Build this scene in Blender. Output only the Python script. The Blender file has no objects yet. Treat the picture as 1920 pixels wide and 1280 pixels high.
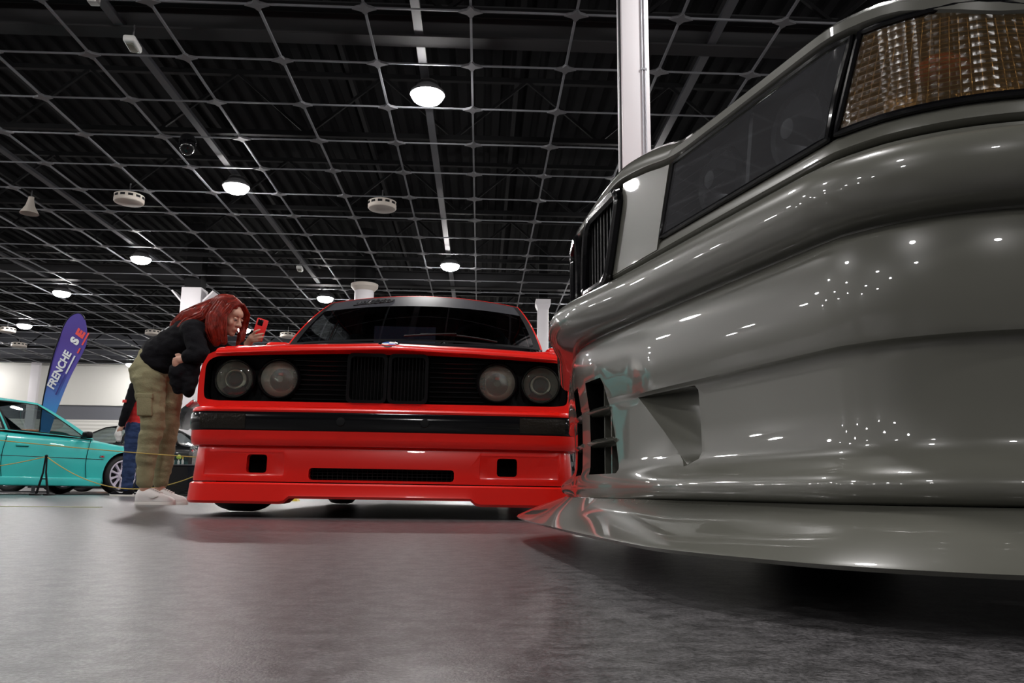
import bpy, bmesh, math, random
from mathutils import Vector, Matrix, noise
random.seed(7)
PI = math.pi
S = bpy.context.scene
COL = S.collection

# ------------------------------------------------------------------ camera
CAM_H = 0.112
cd = bpy.data.cameras.new('camera'); cam = bpy.data.objects.new('camera', cd); COL.objects.link(cam)
cd.sensor_width = 36.0; cd.lens = 36.0 * 1520 / 1920; cd.clip_start = 0.01; cd.clip_end = 200
cam.matrix_world = Matrix.Translation((0, 0, CAM_H)) @ Matrix.Rotation(math.radians(100.5), 4, 'X') @ Matrix.Rotation(math.radians(0.7), 4, 'Z')
S.camera = cam
# ------------------------------------------------------------------ world, exposure
wd = bpy.data.worlds.new('world'); S.world = wd; wd.use_nodes = True
wd.node_tree.nodes['Background'].inputs[0].default_value = (0.6, 0.65, 0.75, 1)
wd.node_tree.nodes['Background'].inputs[1].default_value = 0.01
S.view_settings.view_transform = 'Standard'; S.view_settings.look = 'None'
S.view_settings.exposure = 0.0; S.view_settings.gamma = 1.0; S.view_settings.use_curve_mapping = False
LAMP_L = 195.0          # radiance of the high-bay diffusers
try:
    S.cycles.use_denoising = True
    S.cycles.max_bounces = 8; S.cycles.transparent_max_bounces = 12; S.cycles.sample_clamp_indirect = 6.0
    S.cycles.caustics_reflective = False; S.cycles.caustics_refractive = False
except Exception: pass

# ------------------------------------------------------------------ materials
def mat(name, col, rough=0.5, metal=0.0, coat=0.0, spec=0.5, bump=0.0, bscale=40.0, var=0.0, vscale=8.0, emit=None, trans=0.0, sheen=0.0):
    m = bpy.data.materials.new(name); m.use_nodes = True
    nt = m.node_tree; b = nt.nodes['Principled BSDF']
    b.inputs['Base Color'].default_value = (*col, 1); b.inputs['Roughness'].default_value = rough
    b.inputs['Metallic'].default_value = metal; b.inputs['Coat Weight'].default_value = coat
    b.inputs['Coat Roughness'].default_value = 0.02; b.inputs['Specular IOR Level'].default_value = spec
    b.inputs['Sheen Weight'].default_value = sheen
    if trans: b.inputs['Transmission Weight'].default_value = trans
    if emit: b.inputs['Emission Color'].default_value = (*emit[0], 1); b.inputs['Emission Strength'].default_value = emit[1]
    tc = nt.nodes.new('ShaderNodeTexCoord')
    if bump:
        n = nt.nodes.new('ShaderNodeTexNoise'); n.inputs['Scale'].default_value = bscale; n.inputs['Detail'].default_value = 3
        bp = nt.nodes.new('ShaderNodeBump'); bp.inputs['Strength'].default_value = bump; bp.inputs['Distance'].default_value = 0.01
        nt.links.new(tc.outputs['Object'], n.inputs['Vector']); nt.links.new(n.outputs['Fac'], bp.inputs['Height']); nt.links.new(bp.outputs['Normal'], b.inputs['Normal'])
    if var:
        n = nt.nodes.new('ShaderNodeTexNoise'); n.inputs['Scale'].default_value = vscale; n.inputs['Detail'].default_value = 4
        r = nt.nodes.new('ShaderNodeMapRange'); r.inputs[1].default_value = 0.3; r.inputs[2].default_value = 0.7
        r.inputs[3].default_value = 1 - var; r.inputs[4].default_value = 1 + var
        mx = nt.nodes.new('ShaderNodeVectorMath'); mx.operation = 'SCALE'; mx.inputs[0].default_value = col
        nt.links.new(tc.outputs['Object'], n.inputs['Vector']); nt.links.new(n.outputs['Fac'], r.inputs[0])
        nt.links.new(r.outputs[0], mx.inputs['Scale']); nt.links.new(mx.outputs[0], b.inputs['Base Color'])
    return m

def glass_mat(name, tint, base=0.05, edge=0.7, rough=0.01, bump=None, haze_fill=None):
    """thin glass: tinted see-through plus mirror reflection that grows towards grazing angles"""
    m = bpy.data.materials.new(name); m.use_nodes = True; nt = m.node_tree; nt.nodes.clear()
    out = nt.nodes.new('ShaderNodeOutputMaterial'); tr = nt.nodes.new('ShaderNodeBsdfTransparent'); gl = nt.nodes.new('ShaderNodeBsdfGlossy')
    tr.inputs[0].default_value = (*tint, 1); gl.inputs['Roughness'].default_value = rough
    lw = nt.nodes.new('ShaderNodeLayerWeight'); lw.inputs[0].default_value = 0.5
    p = nt.nodes.new('ShaderNodeMath'); p.operation = 'POWER'; p.inputs[1].default_value = 4.0
    mr = nt.nodes.new('ShaderNodeMapRange'); mr.inputs[3].default_value = base; mr.inputs[4].default_value = edge
    mx = nt.nodes.new('ShaderNodeMixShader')
    L = nt.links.new
    L(lw.outputs['Facing'], p.inputs[0]); L(p.outputs[0], mr.inputs[0]); L(mr.outputs[0], mx.inputs[0])
    L(tr.outputs[0], mx.inputs[1]); L(gl.outputs[0], mx.inputs[2]); L(mx.outputs[0], out.inputs[0])
    if haze_fill:                                   # diffuse fill: scatter of moulded flutes, and painted-in haze that lightens other panes
        df = nt.nodes.new('ShaderNodeBsdfDiffuse'); df.inputs[0].default_value = (*haze_fill[1], 1); m2 = nt.nodes.new('ShaderNodeMixShader'); m2.inputs[0].default_value = haze_fill[0]
        L(tr.outputs[0], m2.inputs[1]); L(df.outputs[0], m2.inputs[2]); L(m2.outputs[0], mx.inputs[1])
    if bump:
        tc = nt.nodes.new('ShaderNodeTexCoord'); ck = nt.nodes.new('ShaderNodeTexVoronoi'); ck.inputs['Scale'].default_value = bump[0]
        ck.inputs['Randomness'].default_value = 0.0
        bp = nt.nodes.new('ShaderNodeBump'); bp.inputs['Strength'].default_value = bump[1]; bp.inputs['Distance'].default_value = 0.004
        L(tc.outputs['Object'], ck.inputs['Vector']); L(ck.outputs['Distance'], bp.inputs['Height']); L(bp.outputs[0], gl.inputs['Normal'])
    return m

M = {}
M['red'] = mat('red_paint', (0.88, 0.008, 0.002), 0.30, coat=0.5)
M['grey'] = mat('grey_paint', (0.140, 0.140, 0.119), 0.30, coat=1.0)
M['teal'] = mat('teal_paint', (0.050, 0.62, 0.59), 0.35, coat=0.5)
M['blackpaint'] = mat('black_paint', (0.008, 0.008, 0.009), 0.25, coat=0.9)
M['orange'] = mat('orange_paint', (0.75, 0.16, 0.01), 0.35, coat=0.6)
M['gloss_black'] = mat('gloss_black', (0.005, 0.005, 0.006), 0.12, coat=0.25, spec=0.3)
M['satin_black'] = mat('satin_black', (0.008, 0.008, 0.009), 0.42, spec=0.2)
M['rubber'] = mat('rubber', (0.012, 0.012, 0.013), 0.65, bump=0.1, bscale=120)
M['void'] = mat('void_black', (0.003, 0.003, 0.003), 0.9, spec=0.1)
M['chrome'] = mat('chrome', (0.75, 0.75, 0.76), 0.10, metal=1)
M['alloy'] = mat('white_alloy', (0.72, 0.66, 0.78), 0.35, coat=0.3)
M['darkalloy'] = mat('dark_alloy', (0.12, 0.12, 0.13), 0.35, metal=0.8)
M['reflector'] = mat('lamp_reflector', (0.72, 0.73, 0.66), 0.36, metal=1, bump=0.3, bscale=45)
M['silver'] = mat('silver_housing', (0.40, 0.40, 0.41), 0.38, metal=1)
M['gold'] = mat('gold_reflector', (0.60, 0.46, 0.27), 0.34, metal=1, bump=0.5, bscale=60)
M['glass_smoke'] = glass_mat('smoked_lamp_glass', (0.70, 0.72, 0.74), 0.09, 0.85, 0.03, haze_fill=(0.16, (0.30, 0.30, 0.32)))  # grey diffuse share is a painted haze that lightens the dark lamp
M['bulb'] = mat('amber_bulb', (0.75, 0.14, 0.01), 0.3)
M['glass'] = glass_mat('car_glass', (0.55, 0.60, 0.60), 0.05, 0.75)
M['glass_dark'] = glass_mat('tinted_glass', (0.34, 0.35, 0.39), 0.05, 0.7)
M['glass_clear'] = glass_mat('lamp_glass', (0.80, 0.82, 0.80), 0.05, 0.7, haze_fill=(0.10, (0.4, 0.4, 0.36)))
M['glass_ribbed'] = glass_mat('ribbed_lamp_glass', (0.62, 0.62, 0.56), 0.07, 0.6, 0.06, bump=(220, 0.35), haze_fill=(0.26, (0.34, 0.34, 0.29)))
M['glass_prism'] = glass_mat('prism_lens', (0.66, 0.54, 0.38), 0.035, 0.35, 0.18, bump=(110, 0.3), haze_fill=(0.22, (0.22, 0.15, 0.075)))
M['banner'] = mat('banner_film', (0.055, 0.056, 0.066), 0.35, var=0.1)
M['script'] = mat('script_film', (0.006, 0.006, 0.008), 0.3)
M['interior'] = mat('interior_black', (0.008, 0.008, 0.009), 0.8)
M['white'] = mat('white_plastic', (0.70, 0.70, 0.68), 0.4)
M['blue'] = mat('enamel_blue', (0.02, 0.16, 0.62), 0.25, coat=0.5)
M['redlens'] = mat('red_lens', (0.55, 0.01, 0.015), 0.15, coat=0.8)
M['smoked'] = mat('smoked_lens', (0.016, 0.013, 0.010), 0.12, coat=0.3, spec=0.3, bump=0.3, bscale=90)
M['skin'] = mat('skin', (0.62, 0.36, 0.26), 0.5, var=0.06)
M['lips'] = mat('lips', (0.42, 0.10, 0.09), 0.45)
M['eyew'] = mat('eye_white', (0.7, 0.68, 0.65), 0.25)
M['dark'] = mat('dark_brown', (0.02, 0.012, 0.01), 0.4)
M['hair'] = mat('red_hair', (0.20, 0.014, 0.006), 0.42, var=0.45, vscale=34, spec=0.25)
M['khaki'] = mat('khaki_cotton', (0.28, 0.262, 0.155), 0.85, spec=0.1, bump=0.3, bscale=90, var=0.12, vscale=10)
M['hoodie'] = mat('black_cotton', (0.007, 0.007, 0.009), 0.85, spec=0.12, bump=0.3, bscale=70)
M['shoe'] = mat('white_leather', (0.80, 0.78, 0.76), 0.45)
M['sole'] = mat('shoe_sole', (0.74, 0.72, 0.68), 0.6)
M['redcase'] = mat('red_phone_case', (0.80, 0.02, 0.02), 0.45)
M['denim'] = mat('blue_denim', (0.030, 0.050, 0.12), 0.85, spec=0.1, bump=0.3, bscale=120, var=0.25, vscale=9)
M['redvest'] = mat('red_fabric', (0.62, 0.02, 0.02), 0.75, bump=0.2, bscale=60)
M['rope'] = mat('yellow_rope', (0.55, 0.40, 0.10), 0.7)
M['yellow'] = mat('yellow_plastic', (0.72, 0.52, 0.03), 0.5)
M['tape'] = mat('yellow_tape', (0.42, 0.44, 0.15), 0.55, var=0.25, vscale=5)
M['steel_dark'] = mat('dark_steel', (0.035, 0.036, 0.040), 0.55)
M['truss'] = mat('truss_paint', (0.009, 0.009, 0.010), 0.7, spec=0.15)
M['gridbar'] = mat('grid_aluminium', (0.19, 0.197, 0.215), 0.45, metal=0.3, var=0.25, vscale=1.5)
M['node'] = mat('grid_node', (0.14, 0.14, 0.15), 0.5, metal=0.3)
M['tray'] = mat('galvanised', (0.075, 0.078, 0.088), 0.55)
M['deck'] = mat('roof_deck', (0.006, 0.006, 0.007), 0.8, spec=0.1, var=0.2, vscale=1.0)
M['beam'] = mat('grey_beam', (0.042, 0.042, 0.044), 0.7, spec=0.1)
M['wall'] = mat('wall_panel', (0.78, 0.77, 0.72), 0.5, var=0.03, vscale=0.5)
M['wallgrey'] = mat('wall_grey', (0.13, 0.135, 0.155), 0.55)
M['wallside'] = mat('side_wall', (0.25, 0.25, 0.25), 0.6)
M['colwhite'] = mat('column_white', (0.85, 0.82, 0.85), 0.45, var=0.03, vscale=1)
M['conduit'] = mat('conduit_grey', (0.42, 0.42, 0.46), 0.4, metal=0.3)
M['lampbody'] = mat('lamp_housing', (0.20, 0.20, 0.21), 0.4, metal=0.5)
M['lamp'] = mat('lamp_diffuser', (0.9, 0.9, 0.9), 0.5, emit=((1.0, 0.97, 0.95), LAMP_L))
M['speaker'] = mat('speaker_beige', (0.62, 0.56, 0.50), 0.6)
M['letter'] = mat('white_print', (0.80, 0.80, 0.82), 0.6)
M['letter_red'] = mat('red_print', (0.78, 0.06, 0.05), 0.6)
M['letter_navy'] = mat('navy_print', (0.03, 0.03, 0.22), 0.6)
M['placard'] = glass_mat('placard_acrylic', (0.55, 0.60, 0.70), 0.10, 0.8, 0.05, haze_fill=(0.3, (0.22, 0.25, 0.32)))
M['limeball'] = mat('lime_ball', (0.55, 0.75, 0.12), 0.5)
M['bottle'] = mat('bottle_white', (0.55, 0.58, 0.55), 0.3)

def floor_mat():
    m = bpy.data.materials.new('hall_floor'); m.use_nodes = True; nt = m.node_tree; b = nt.nodes['Principled BSDF']; L = nt.links.new
    tc = nt.nodes.new('ShaderNodeTexCoord')
    def nz(scale, detail, rough=0.6):
        n = nt.nodes.new('ShaderNodeTexNoise'); n.inputs['Scale'].default_value = scale; n.inputs['Detail'].default_value = detail; n.inputs['Roughness'].default_value = rough
        L(tc.outputs['Object'], n.inputs['Vector']); return n
    big = nz(1.1, 5); mid = nz(34, 5, 0.75); fine = nz(260, 3, 0.7)
    r1 = nt.nodes.new('ShaderNodeValToRGB'); r1.color_ramp.elements[0].position = .3; r1.color_ramp.elements[1].position = .72
    r1.color_ramp.elements[0].color = (0.078, 0.076, 0.080, 1); r1.color_ramp.elements[1].color = (0.118, 0.114, 0.116, 1)
    L(big.outputs['Fac'], r1.inputs[0])
    mr = nt.nodes.new('ShaderNodeMapRange'); mr.inputs[1].default_value = .40; mr.inputs[2].default_value = .60; mr.inputs[3].default_value = .55; mr.inputs[4].default_value = 1.45
    L(mid.outputs['Fac'], mr.inputs[0])
    mr2 = nt.nodes.new('ShaderNodeMapRange'); mr2.inputs[1].default_value = .40; mr2.inputs[2].default_value = .60; mr2.inputs[3].default_value = .55; mr2.inputs[4].default_value = 1.45
    L(fine.outputs['Fac'], mr2.inputs[0])
    mul = nt.nodes.new('ShaderNodeMath'); mul.operation = 'MULTIPLY'; L(mr.outputs[0], mul.inputs[0]); L(mr2.outputs[0], mul.inputs[1])
    sc = nt.nodes.new('ShaderNodeVectorMath'); sc.operation = 'SCALE'; L(r1.outputs[0], sc.inputs[0]); L(mul.outputs[0], sc.inputs['Scale'])
    L(sc.outputs[0], b.inputs['Base Color'])
    rr = nt.nodes.new('ShaderNodeMapRange'); rr.inputs[3].default_value = .29; rr.inputs[4].default_value = .35; L(big.outputs['Fac'], rr.inputs[0]); L(rr.outputs[0], b.inputs['Roughness'])
    add = nt.nodes.new('ShaderNodeMath'); add.operation = 'ADD'; L(mid.outputs['Fac'], add.inputs[0]); L(fine.outputs['Fac'], add.inputs[1])
    bp = nt.nodes.new('ShaderNodeBump'); bp.inputs['Strength'].default_value = .13; bp.inputs['Distance'].default_value = .004
    L(add.outputs[0], bp.inputs['Height']); L(bp.outputs[0], b.inputs['Normal'])
    return m
M['floor'] = floor_mat()

def flag_mat():
    """printed gradient of the flag cloth: sky blue at the foot, violet at the head"""
    m = bpy.data.materials.new('flag_cloth'); m.use_nodes = True; nt = m.node_tree; b = nt.nodes['Principled BSDF']; L = nt.links.new
    tc = nt.nodes.new('ShaderNodeTexCoord'); sp = nt.nodes.new('ShaderNodeSeparateXYZ'); L(tc.outputs['Object'], sp.inputs[0])
    mr = nt.nodes.new('ShaderNodeMapRange'); mr.inputs[1].default_value = 1.0; mr.inputs[2].default_value = 3.45; L(sp.outputs['Z'], mr.inputs[0])
    r = nt.nodes.new('ShaderNodeValToRGB'); e = r.color_ramp.elements
    e[0].position = 0.18; e[0].color = (0.05, 0.25, 0.60, 1); e[1].position = 1.0; e[1].color = (0.07, 0.05, 0.33, 1)
    x = e.new(0.45); x.color = (0.10, 0.07, 0.40, 1); x = e.new(0.7); x.color = (0.07, 0.035, 0.27, 1)
    L(mr.outputs[0], r.inputs[0]); L(r.outputs[0], b.inputs['Base Color']); b.inputs['Roughness'].default_value = 0.7
    return m
M['flag'] = flag_mat()

def deck_wall_mat():
    pass

# ------------------------------------------------------------------ mesh helpers
def add_obj(name, me, m=None, parent=None, loc=None, rot=None):
    o = bpy.data.objects.new(name, me); COL.objects.link(o)
    if m is not None and len(me.materials) == 0: me.materials.append(M[m] if isinstance(m, str) else m)
    if parent is not None: o.parent = parent
    if loc is not None: o.location = loc
    if rot is not None: o.rotation_euler = rot
    return o
def smooth(me, ang=35):
    me.polygons.foreach_set('use_smooth', [True] * len(me.polygons))
    try: me.set_sharp_from_angle(angle=math.radians(ang))
    except Exception: pass
def pyd(name, v, f, m=None, parent=None, sm=35, loc=None, rot=None, recalc=True):
    me = bpy.data.meshes.new(name); me.from_pydata([tuple(p) for p in v], [], f); me.validate()
    if recalc:
        b = bmesh.new(); b.from_mesh(me); bmesh.ops.remove_doubles(b, verts=b.verts, dist=1e-6); bmesh.ops.recalc_face_normals(b, faces=b.faces); b.to_mesh(me); b.free()
    if sm: smooth(me, sm)
    return add_obj(name, me, m, parent, loc, rot)
class MB:
    """collects simple shapes into one mesh"""
    def __init__(s): s.v = []; s.f = []
    def add(s, v, f):
        o = len(s.v); s.v += [Vector(p) for p in v]; s.f += [tuple(i + o for i in q) for q in f]; return s
    def box(s, c, d, R=None):
        x, y, z = d[0] / 2, d[1] / 2, d[2] / 2
        v = [Vector((a * x, b * y, e * z)) for a in (-1, 1) for b in (-1, 1) for e in (-1, 1)]
        if R is not None: v = [R @ p for p in v]
        c = Vector(c)
        return s.add([p + c for p in v], [(0, 1, 3, 2), (4, 6, 7, 5), (0, 4, 5, 1), (2, 3, 7, 6), (0, 2, 6, 4), (1, 5, 7, 3)])
    def tube(s, pts, r, n=10, cap=True, closed=False):
        pts = [Vector(p) for p in pts]; k = len(pts); rs = r if isinstance(r, (list, tuple)) else [r] * k
        rings = []; up = None
        for i, p in enumerate(pts):
            a = pts[(i - 1) % k] if (closed or i > 0) else p; b = pts[(i + 1) % k] if (closed or i < k - 1) else p
            t = (b - a).normalized()
            if up is None: up = Vector((0, 0, 1)) if abs(t.z) < .9 else Vector((1, 0, 0))
            n1 = t.cross(up).normalized(); n2 = n1.cross(t).normalized(); up = n2
            rings.append([p + rs[i] * (math.cos(2 * PI * j / n) * n1 + math.sin(2 * PI * j / n) * n2) for j in range(n)])
        v = [q for rg in rings for q in rg]; f = []
        for i in range(k if closed else k - 1):
            for j in range(n): f.append((i * n + j, i * n + (j + 1) % n, ((i + 1) % k) * n + (j + 1) % n, ((i + 1) % k) * n + j))
        if cap and not closed: f += [tuple(range(n))[::-1], tuple((k - 1) * n + j for j in range(n))]
        return s.add(v, f)
    def lathe(s, prof, n=32, axis='Z', c=(0, 0, 0), cap=False):
        """prof = [(radius, along)]"""
        v = []; f = []; k = len(prof)
        for (r, h) in prof:
            for j in range(n):
                a = 2 * PI * j / n; x, y = r * math.cos(a), r * math.sin(a)
                p = {'Z': (x, y, h), 'Y': (x, h, y), 'X': (h, x, y)}[axis]; v.append(Vector(p) + Vector(c))
        for i in range(k - 1):
            for j in range(n): f.append((i * n + j, i * n + (j + 1) % n, (i + 1) * n + (j + 1) % n, (i + 1) * n + j))
        if cap and prof[0][0] > 1e-6: f.append(tuple(range(n))[::-1])
        if cap and prof[-1][0] > 1e-6: f.append(tuple((k - 1) * n + j for j in range(n)))
        return s.add(v, f)
    def prism(s, poly, fn, d0, d1):
        """poly 2D -> fn(a,b,d) 3D extruded between d0 and d1"""
        k = len(poly); v = [fn(a, b, d0) for a, b in poly] + [fn(a, b, d1) for a, b in poly]
        f = [tuple(range(k))[::-1], tuple(range(k, 2 * k))] + [(i, (i + 1) % k, k + (i + 1) % k, k + i) for i in range(k)]
        return s.add(v, f)
    def ell(s, c, r, R=None, nu=16, nv=10):
        v = []; f = []; c = Vector(c)
        for i in range(nv + 1):
            t = PI * i / nv
            for j in range(nu):
                a = 2 * PI * j / nu; p = Vector((r[0] * math.sin(t) * math.cos(a), r[1] * math.sin(t) * math.sin(a), r[2] * math.cos(t)))
                v.append((R @ p if R is not None else p) + c)
        for i in range(nv):
            for j in range(nu): f.append((i * nu + j, (i + 1) * nu + j, (i + 1) * nu + (j + 1) % nu, i * nu + (j + 1) % nu))
        return s.add(v, f)
    def build(s, name, m=None, parent=None, sm=35, loc=None, rot=None): return pyd(name, s.v, s.f, m, parent, sm, loc, rot)
def rbox_mesh(d, r=0.01, seg=2, c=(0, 0, 0)):
    b = bmesh.new(); bmesh.ops.create_cube(b, size=1)
    for v in b.verts: v.co = Vector((v.co.x * d[0] + c[0], v.co.y * d[1] + c[1], v.co.z * d[2] + c[2]))
    bmesh.ops.bevel(b, geom=list(b.edges), offset=r, segments=seg, affect='EDGES', profile=.5)
    me = bpy.data.meshes.new('rbox'); b.to_mesh(me); b.free(); smooth(me, 40); return me
def rbox(name, c, d, r, m, parent=None, seg=2, rot=None): return add_obj(name, rbox_mesh(d, r, seg), m, parent, c, rot)
def empty(name, loc=(0, 0, 0), rz=0.0, parent=None):
    o = bpy.data.objects.new(name, None); COL.objects.link(o); o.location = loc; o.rotation_euler = (0, 0, rz); o.empty_display_size = .1
    if parent is not None: o.parent = parent
    return o
def tag(o, label=None, cat=None, group=None, kind=None):
    for k, v in (('label', label), ('category', cat), ('group', group), ('kind', kind)):
        if v: o[k] = v
    return o
def copy_tree(o, parent=None):
    c = o.copy(); COL.objects.link(c); c.parent = parent
    for ch in list(o.children): copy_tree(ch, c)
    return c
def freeze(o):
    """apply modifiers into the mesh"""
    dg = bpy.context.evaluated_depsgraph_get(); ev = o.evaluated_get(dg)
    me = bpy.data.meshes.new_from_object(ev); old = o.data; o.modifiers.clear(); o.data = me; me.name = old.name; return o
def drop(o):
    me = o.data; bpy.data.objects.remove(o, do_unlink=True)
    if me.users == 0: bpy.data.meshes.remove(me)
def cut(o, cutters, solver='EXACT', sm=35):
    par = o.parent; o.parent = None
    for c in cutters:
        md = o.modifiers.new('b', 'BOOLEAN'); md.operation = 'DIFFERENCE'; md.solver = solver; md.object = c
    bpy.context.view_layer.update(); freeze(o)
    for c in cutters: drop(c)
    if sm: smooth(o.data, sm)
    o.parent = par
    return o
def hull(name, pts, m=None):
    b = bmesh.new()
    for p in pts: b.verts.new(p)
    r = bmesh.ops.convex_hull(b, input=b.verts)
    for g in r['geom_interior'] + r['geom_unused']:
        if isinstance(g, bmesh.types.BMVert) and g.is_valid: b.verts.remove(g)
    bmesh.ops.recalc_face_normals(b, faces=b.faces)
    me = bpy.data.meshes.new(name); b.to_mesh(me); b.free(); return add_obj(name, me, m)
def loft(rings, closed_ring=True, cap=True):
    n = len(rings[0]); v = [p for r in rings for p in r]; f = []
    for i in range(len(rings) - 1):
        for j in range(n if closed_ring else n - 1): f.append((i * n + j, i * n + (j + 1) % n, (i + 1) * n + (j + 1) % n, (i + 1) * n + j))
    if cap and closed_ring: f += [tuple(range(n))[::-1], tuple((len(rings) - 1) * n + j for j in range(n))]
    return v, f
def resample(poly, K, c):
    """closed star-shaped 2D polygon -> K points by casting rays from c"""
    out = []; n = len(poly)
    for k in range(K):
        a = 2 * PI * k / K; d = (math.cos(a), math.sin(a)); best = None
        for i in range(n):
            p, q = poly[i], poly[(i + 1) % n]; e = (q[0] - p[0], q[1] - p[1]); det = d[0] * -e[1] + e[0] * d[1]
            if abs(det) < 1e-12: continue
            bx, by = p[0] - c[0], p[1] - c[1]
            t = (bx * -e[1] + e[0] * by) / det; u = (d[0] * by - d[1] * bx) / det
            if t > 0 and -1e-9 <= u <= 1 + 1e-9 and (best is None or t > best): best = t
        out.append((c[0] + d[0] * best, c[1] + d[1] * best))
    return out
def round_poly(poly, r, seg=4):
    """rounds every corner of a closed 2D polygon"""
    out = []; n = len(poly)
    for i in range(n):
        p0, p, p1 = Vector(poly[i - 1]), Vector(poly[i]), Vector(poly[(i + 1) % n])
        a, b = (p0 - p), (p1 - p); k = min(r, a.length * .45, b.length * .45)
        A, B = p + a.normalized() * k, p + b.normalized() * k
        for j in range(seg + 1):
            t = j / seg; q = A * (1 - t) ** 2 + p * 2 * t * (1 - t) + B * t * t; out.append((q.x, q.y))
    return out
def interp(tab, x):
    if x <= tab[0][0]: return tab[0][1]
    for (a, b), (c, d) in zip(tab, tab[1:]):
        if x <= c: return b + (d - b) * (x - a) / (c - a)
    return tab[-1][1]
def sinterp(tab, x):
    """smooth (monotone cosine-free cubic Hermite) table lookup"""
    n = len(tab)
    if x <= tab[0][0]: return tab[0][1]
    if x >= tab[-1][0]: return tab[-1][1]
    for i in range(n - 1):
        x0, y0 = tab[i]; x1, y1 = tab[i + 1]
        if x <= x1:
            h = x1 - x0; t = (x - x0) / h
            m0 = (y1 - tab[i - 1][1]) / (x1 - tab[i - 1][0]) if i > 0 else (y1 - y0) / h
            m1 = (tab[i + 2][1] - y0) / (tab[i + 2][0] - x0) if i < n - 2 else (y1 - y0) / h
            return (2 * t ** 3 - 3 * t * t + 1) * y0 + (t ** 3 - 2 * t * t + t) * h * m0 + (-2 * t ** 3 + 3 * t * t) * y1 + (t ** 3 - t * t) * h * m1
def plan_sweep(plan, prof_fn, closed=True):
    """plan: [(x,y)] from left to right; prof_fn(i, x) -> [(z, outward offset)]"""
    n = len(plan); rings = []
    for i, (x, y) in enumerate(plan):
        a = plan[max(i - 1, 0)]; b = plan[min(i + 1, n - 1)]; t = Vector((b[0] - a[0], b[1] - a[1])).normalized(); nn = Vector((t.y, -t.x))
        rings.append([Vector((x + nn.x * o, y + nn.y * o, z)) for z, o in prof_fn(i, x)])
    return loft(rings, closed, closed)
def coons(c0, c1, d0, d1):
    """bottom c0(u), top c1(u), left d0(v), right d1(v)"""
    def P(u, v):
        return (c0(u) * (1 - v) + c1(u) * v + d0(v) * (1 - u) + d1(v) * u
                - (c0(0) * (1 - u) * (1 - v) + c0(1) * u * (1 - v) + c1(0) * (1 - u) * v + c1(1) * u * v))
    return P
def patch(P, ab, bb, cls):
    """splits a surface into keyed meshes; cls(a,b) of each cell centre names its key"""
    out = {}
    for i in range(len(ab) - 1):
        for j in range(len(bb) - 1):
            k = cls((ab[i] + ab[i + 1]) / 2, (bb[j] + bb[j + 1]) / 2)
            if k is None: continue
            v, f = out.setdefault(k, ([], [])); o = len(v)
            v += [P(ab[i], bb[j]), P(ab[i + 1], bb[j]), P(ab[i + 1], bb[j + 1]), P(ab[i], bb[j + 1])]; f.append((o, o + 1, o + 2, o + 3))
    return out
def lin(n, extra=()):
    return sorted(set([round(i / n, 5) for i in range(n + 1)] + [round(e, 5) for e in extra]))
def solidify(o, t, off=-1):
    md = o.modifiers.new('s', 'SOLIDIFY'); md.thickness = t; md.offset = off; par = o.parent; bpy.context.view_layer.update(); freeze(o); return o
def text_mesh(s, size, shear=0.0, ext=0.002, bold=0.0):
    cu = bpy.data.curves.new('txt', 'FONT'); cu.body = s; cu.size = size; cu.shear = shear; cu.extrude = ext; cu.offset = bold; cu.align_x = 'LEFT'
    o = bpy.data.objects.new('txt', cu); COL.objects.link(o); bpy.context.view_layer.update()
    me = bpy.data.meshes.new_from_object(o.evaluated_get(bpy.context.evaluated_depsgraph_get())); bpy.data.objects.remove(o); bpy.data.curves.remove(cu); me.materials.clear(); return me
def organic(name, blobs, voxel, m, parent=None, smoothit=6, wrinkle=None):
    """union of tapered round chains, melted into one skin.  blob = ('c', [pts], [radii]) or ('e', centre, radii, matrix)"""
    mb = MB()
    for b in blobs:
        if b[0] == 'e': mb.ell(b[1], b[2], b[3] if len(b) > 3 else None, 16, 10)
        else:
            pts = [Vector(p) for p in b[1]]; rs = b[2]; sq = b[3] if len(b) > 3 else (1, 1, 1)
            for i in range(len(pts) - 1):
                L = (pts[i + 1] - pts[i]).length; n = max(2, int(L / (0.35 * min(rs[i], rs[i + 1]))))
                for k in range(n + 1):
                    t = k / n; r = rs[i] * (1 - t) + rs[i + 1] * t; mb.ell(pts[i].lerp(pts[i + 1], t), (r * sq[0], r * sq[1], r * sq[2]), None, 12, 8)
    me = bpy.data.meshes.new(name); me.from_pydata([tuple(p) for p in mb.v], [], mb.f)
    o = add_obj(name, me, m)
    md = o.modifiers.new('r', 'REMESH'); md.mode = 'VOXEL'; md.voxel_size = voxel
    s2 = o.modifiers.new('s', 'SMOOTH'); s2.factor = .5; s2.iterations = smoothit
    bpy.context.view_layer.update(); freeze(o)
    if len(o.data.materials) == 0: o.data.materials.append(M[m])
    if wrinkle:
        amp, fr = wrinkle; me = o.data; nr = [v.normal.copy() for v in me.vertices]
        for v, n in zip(me.vertices, nr):
            p = v.co; d = noise.noise(Vector((p.x * fr[0], p.y * fr[1], p.z * fr[2]))) + .5 * noise.noise(Vector((p.x * fr[0] * 2.1, p.y * fr[1] * 2.1 + 5, p.z * fr[2] * 2.1)))
            v.co = p + n * amp * d
    me = o.data; me.polygons.foreach_set('use_smooth', [True] * len(me.polygons))
    o.parent = parent
    return o

# ================================================================== THE HALL
HA = math.radians(2.1)                      # the hall's own axes are turned a little against the camera
HX0, HX1, HY0, HY1 = -33.0, 17.0, -22.0, 45.0
def hw(x, y, z=0.0): return Vector((x * math.cos(HA) - y * math.sin(HA), x * math.sin(HA) + y * math.cos(HA), z))
ZG, G, GX, GY = 6.6, 1.455, -0.25, 10.15    # suspended grid: height, cell, origin

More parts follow.
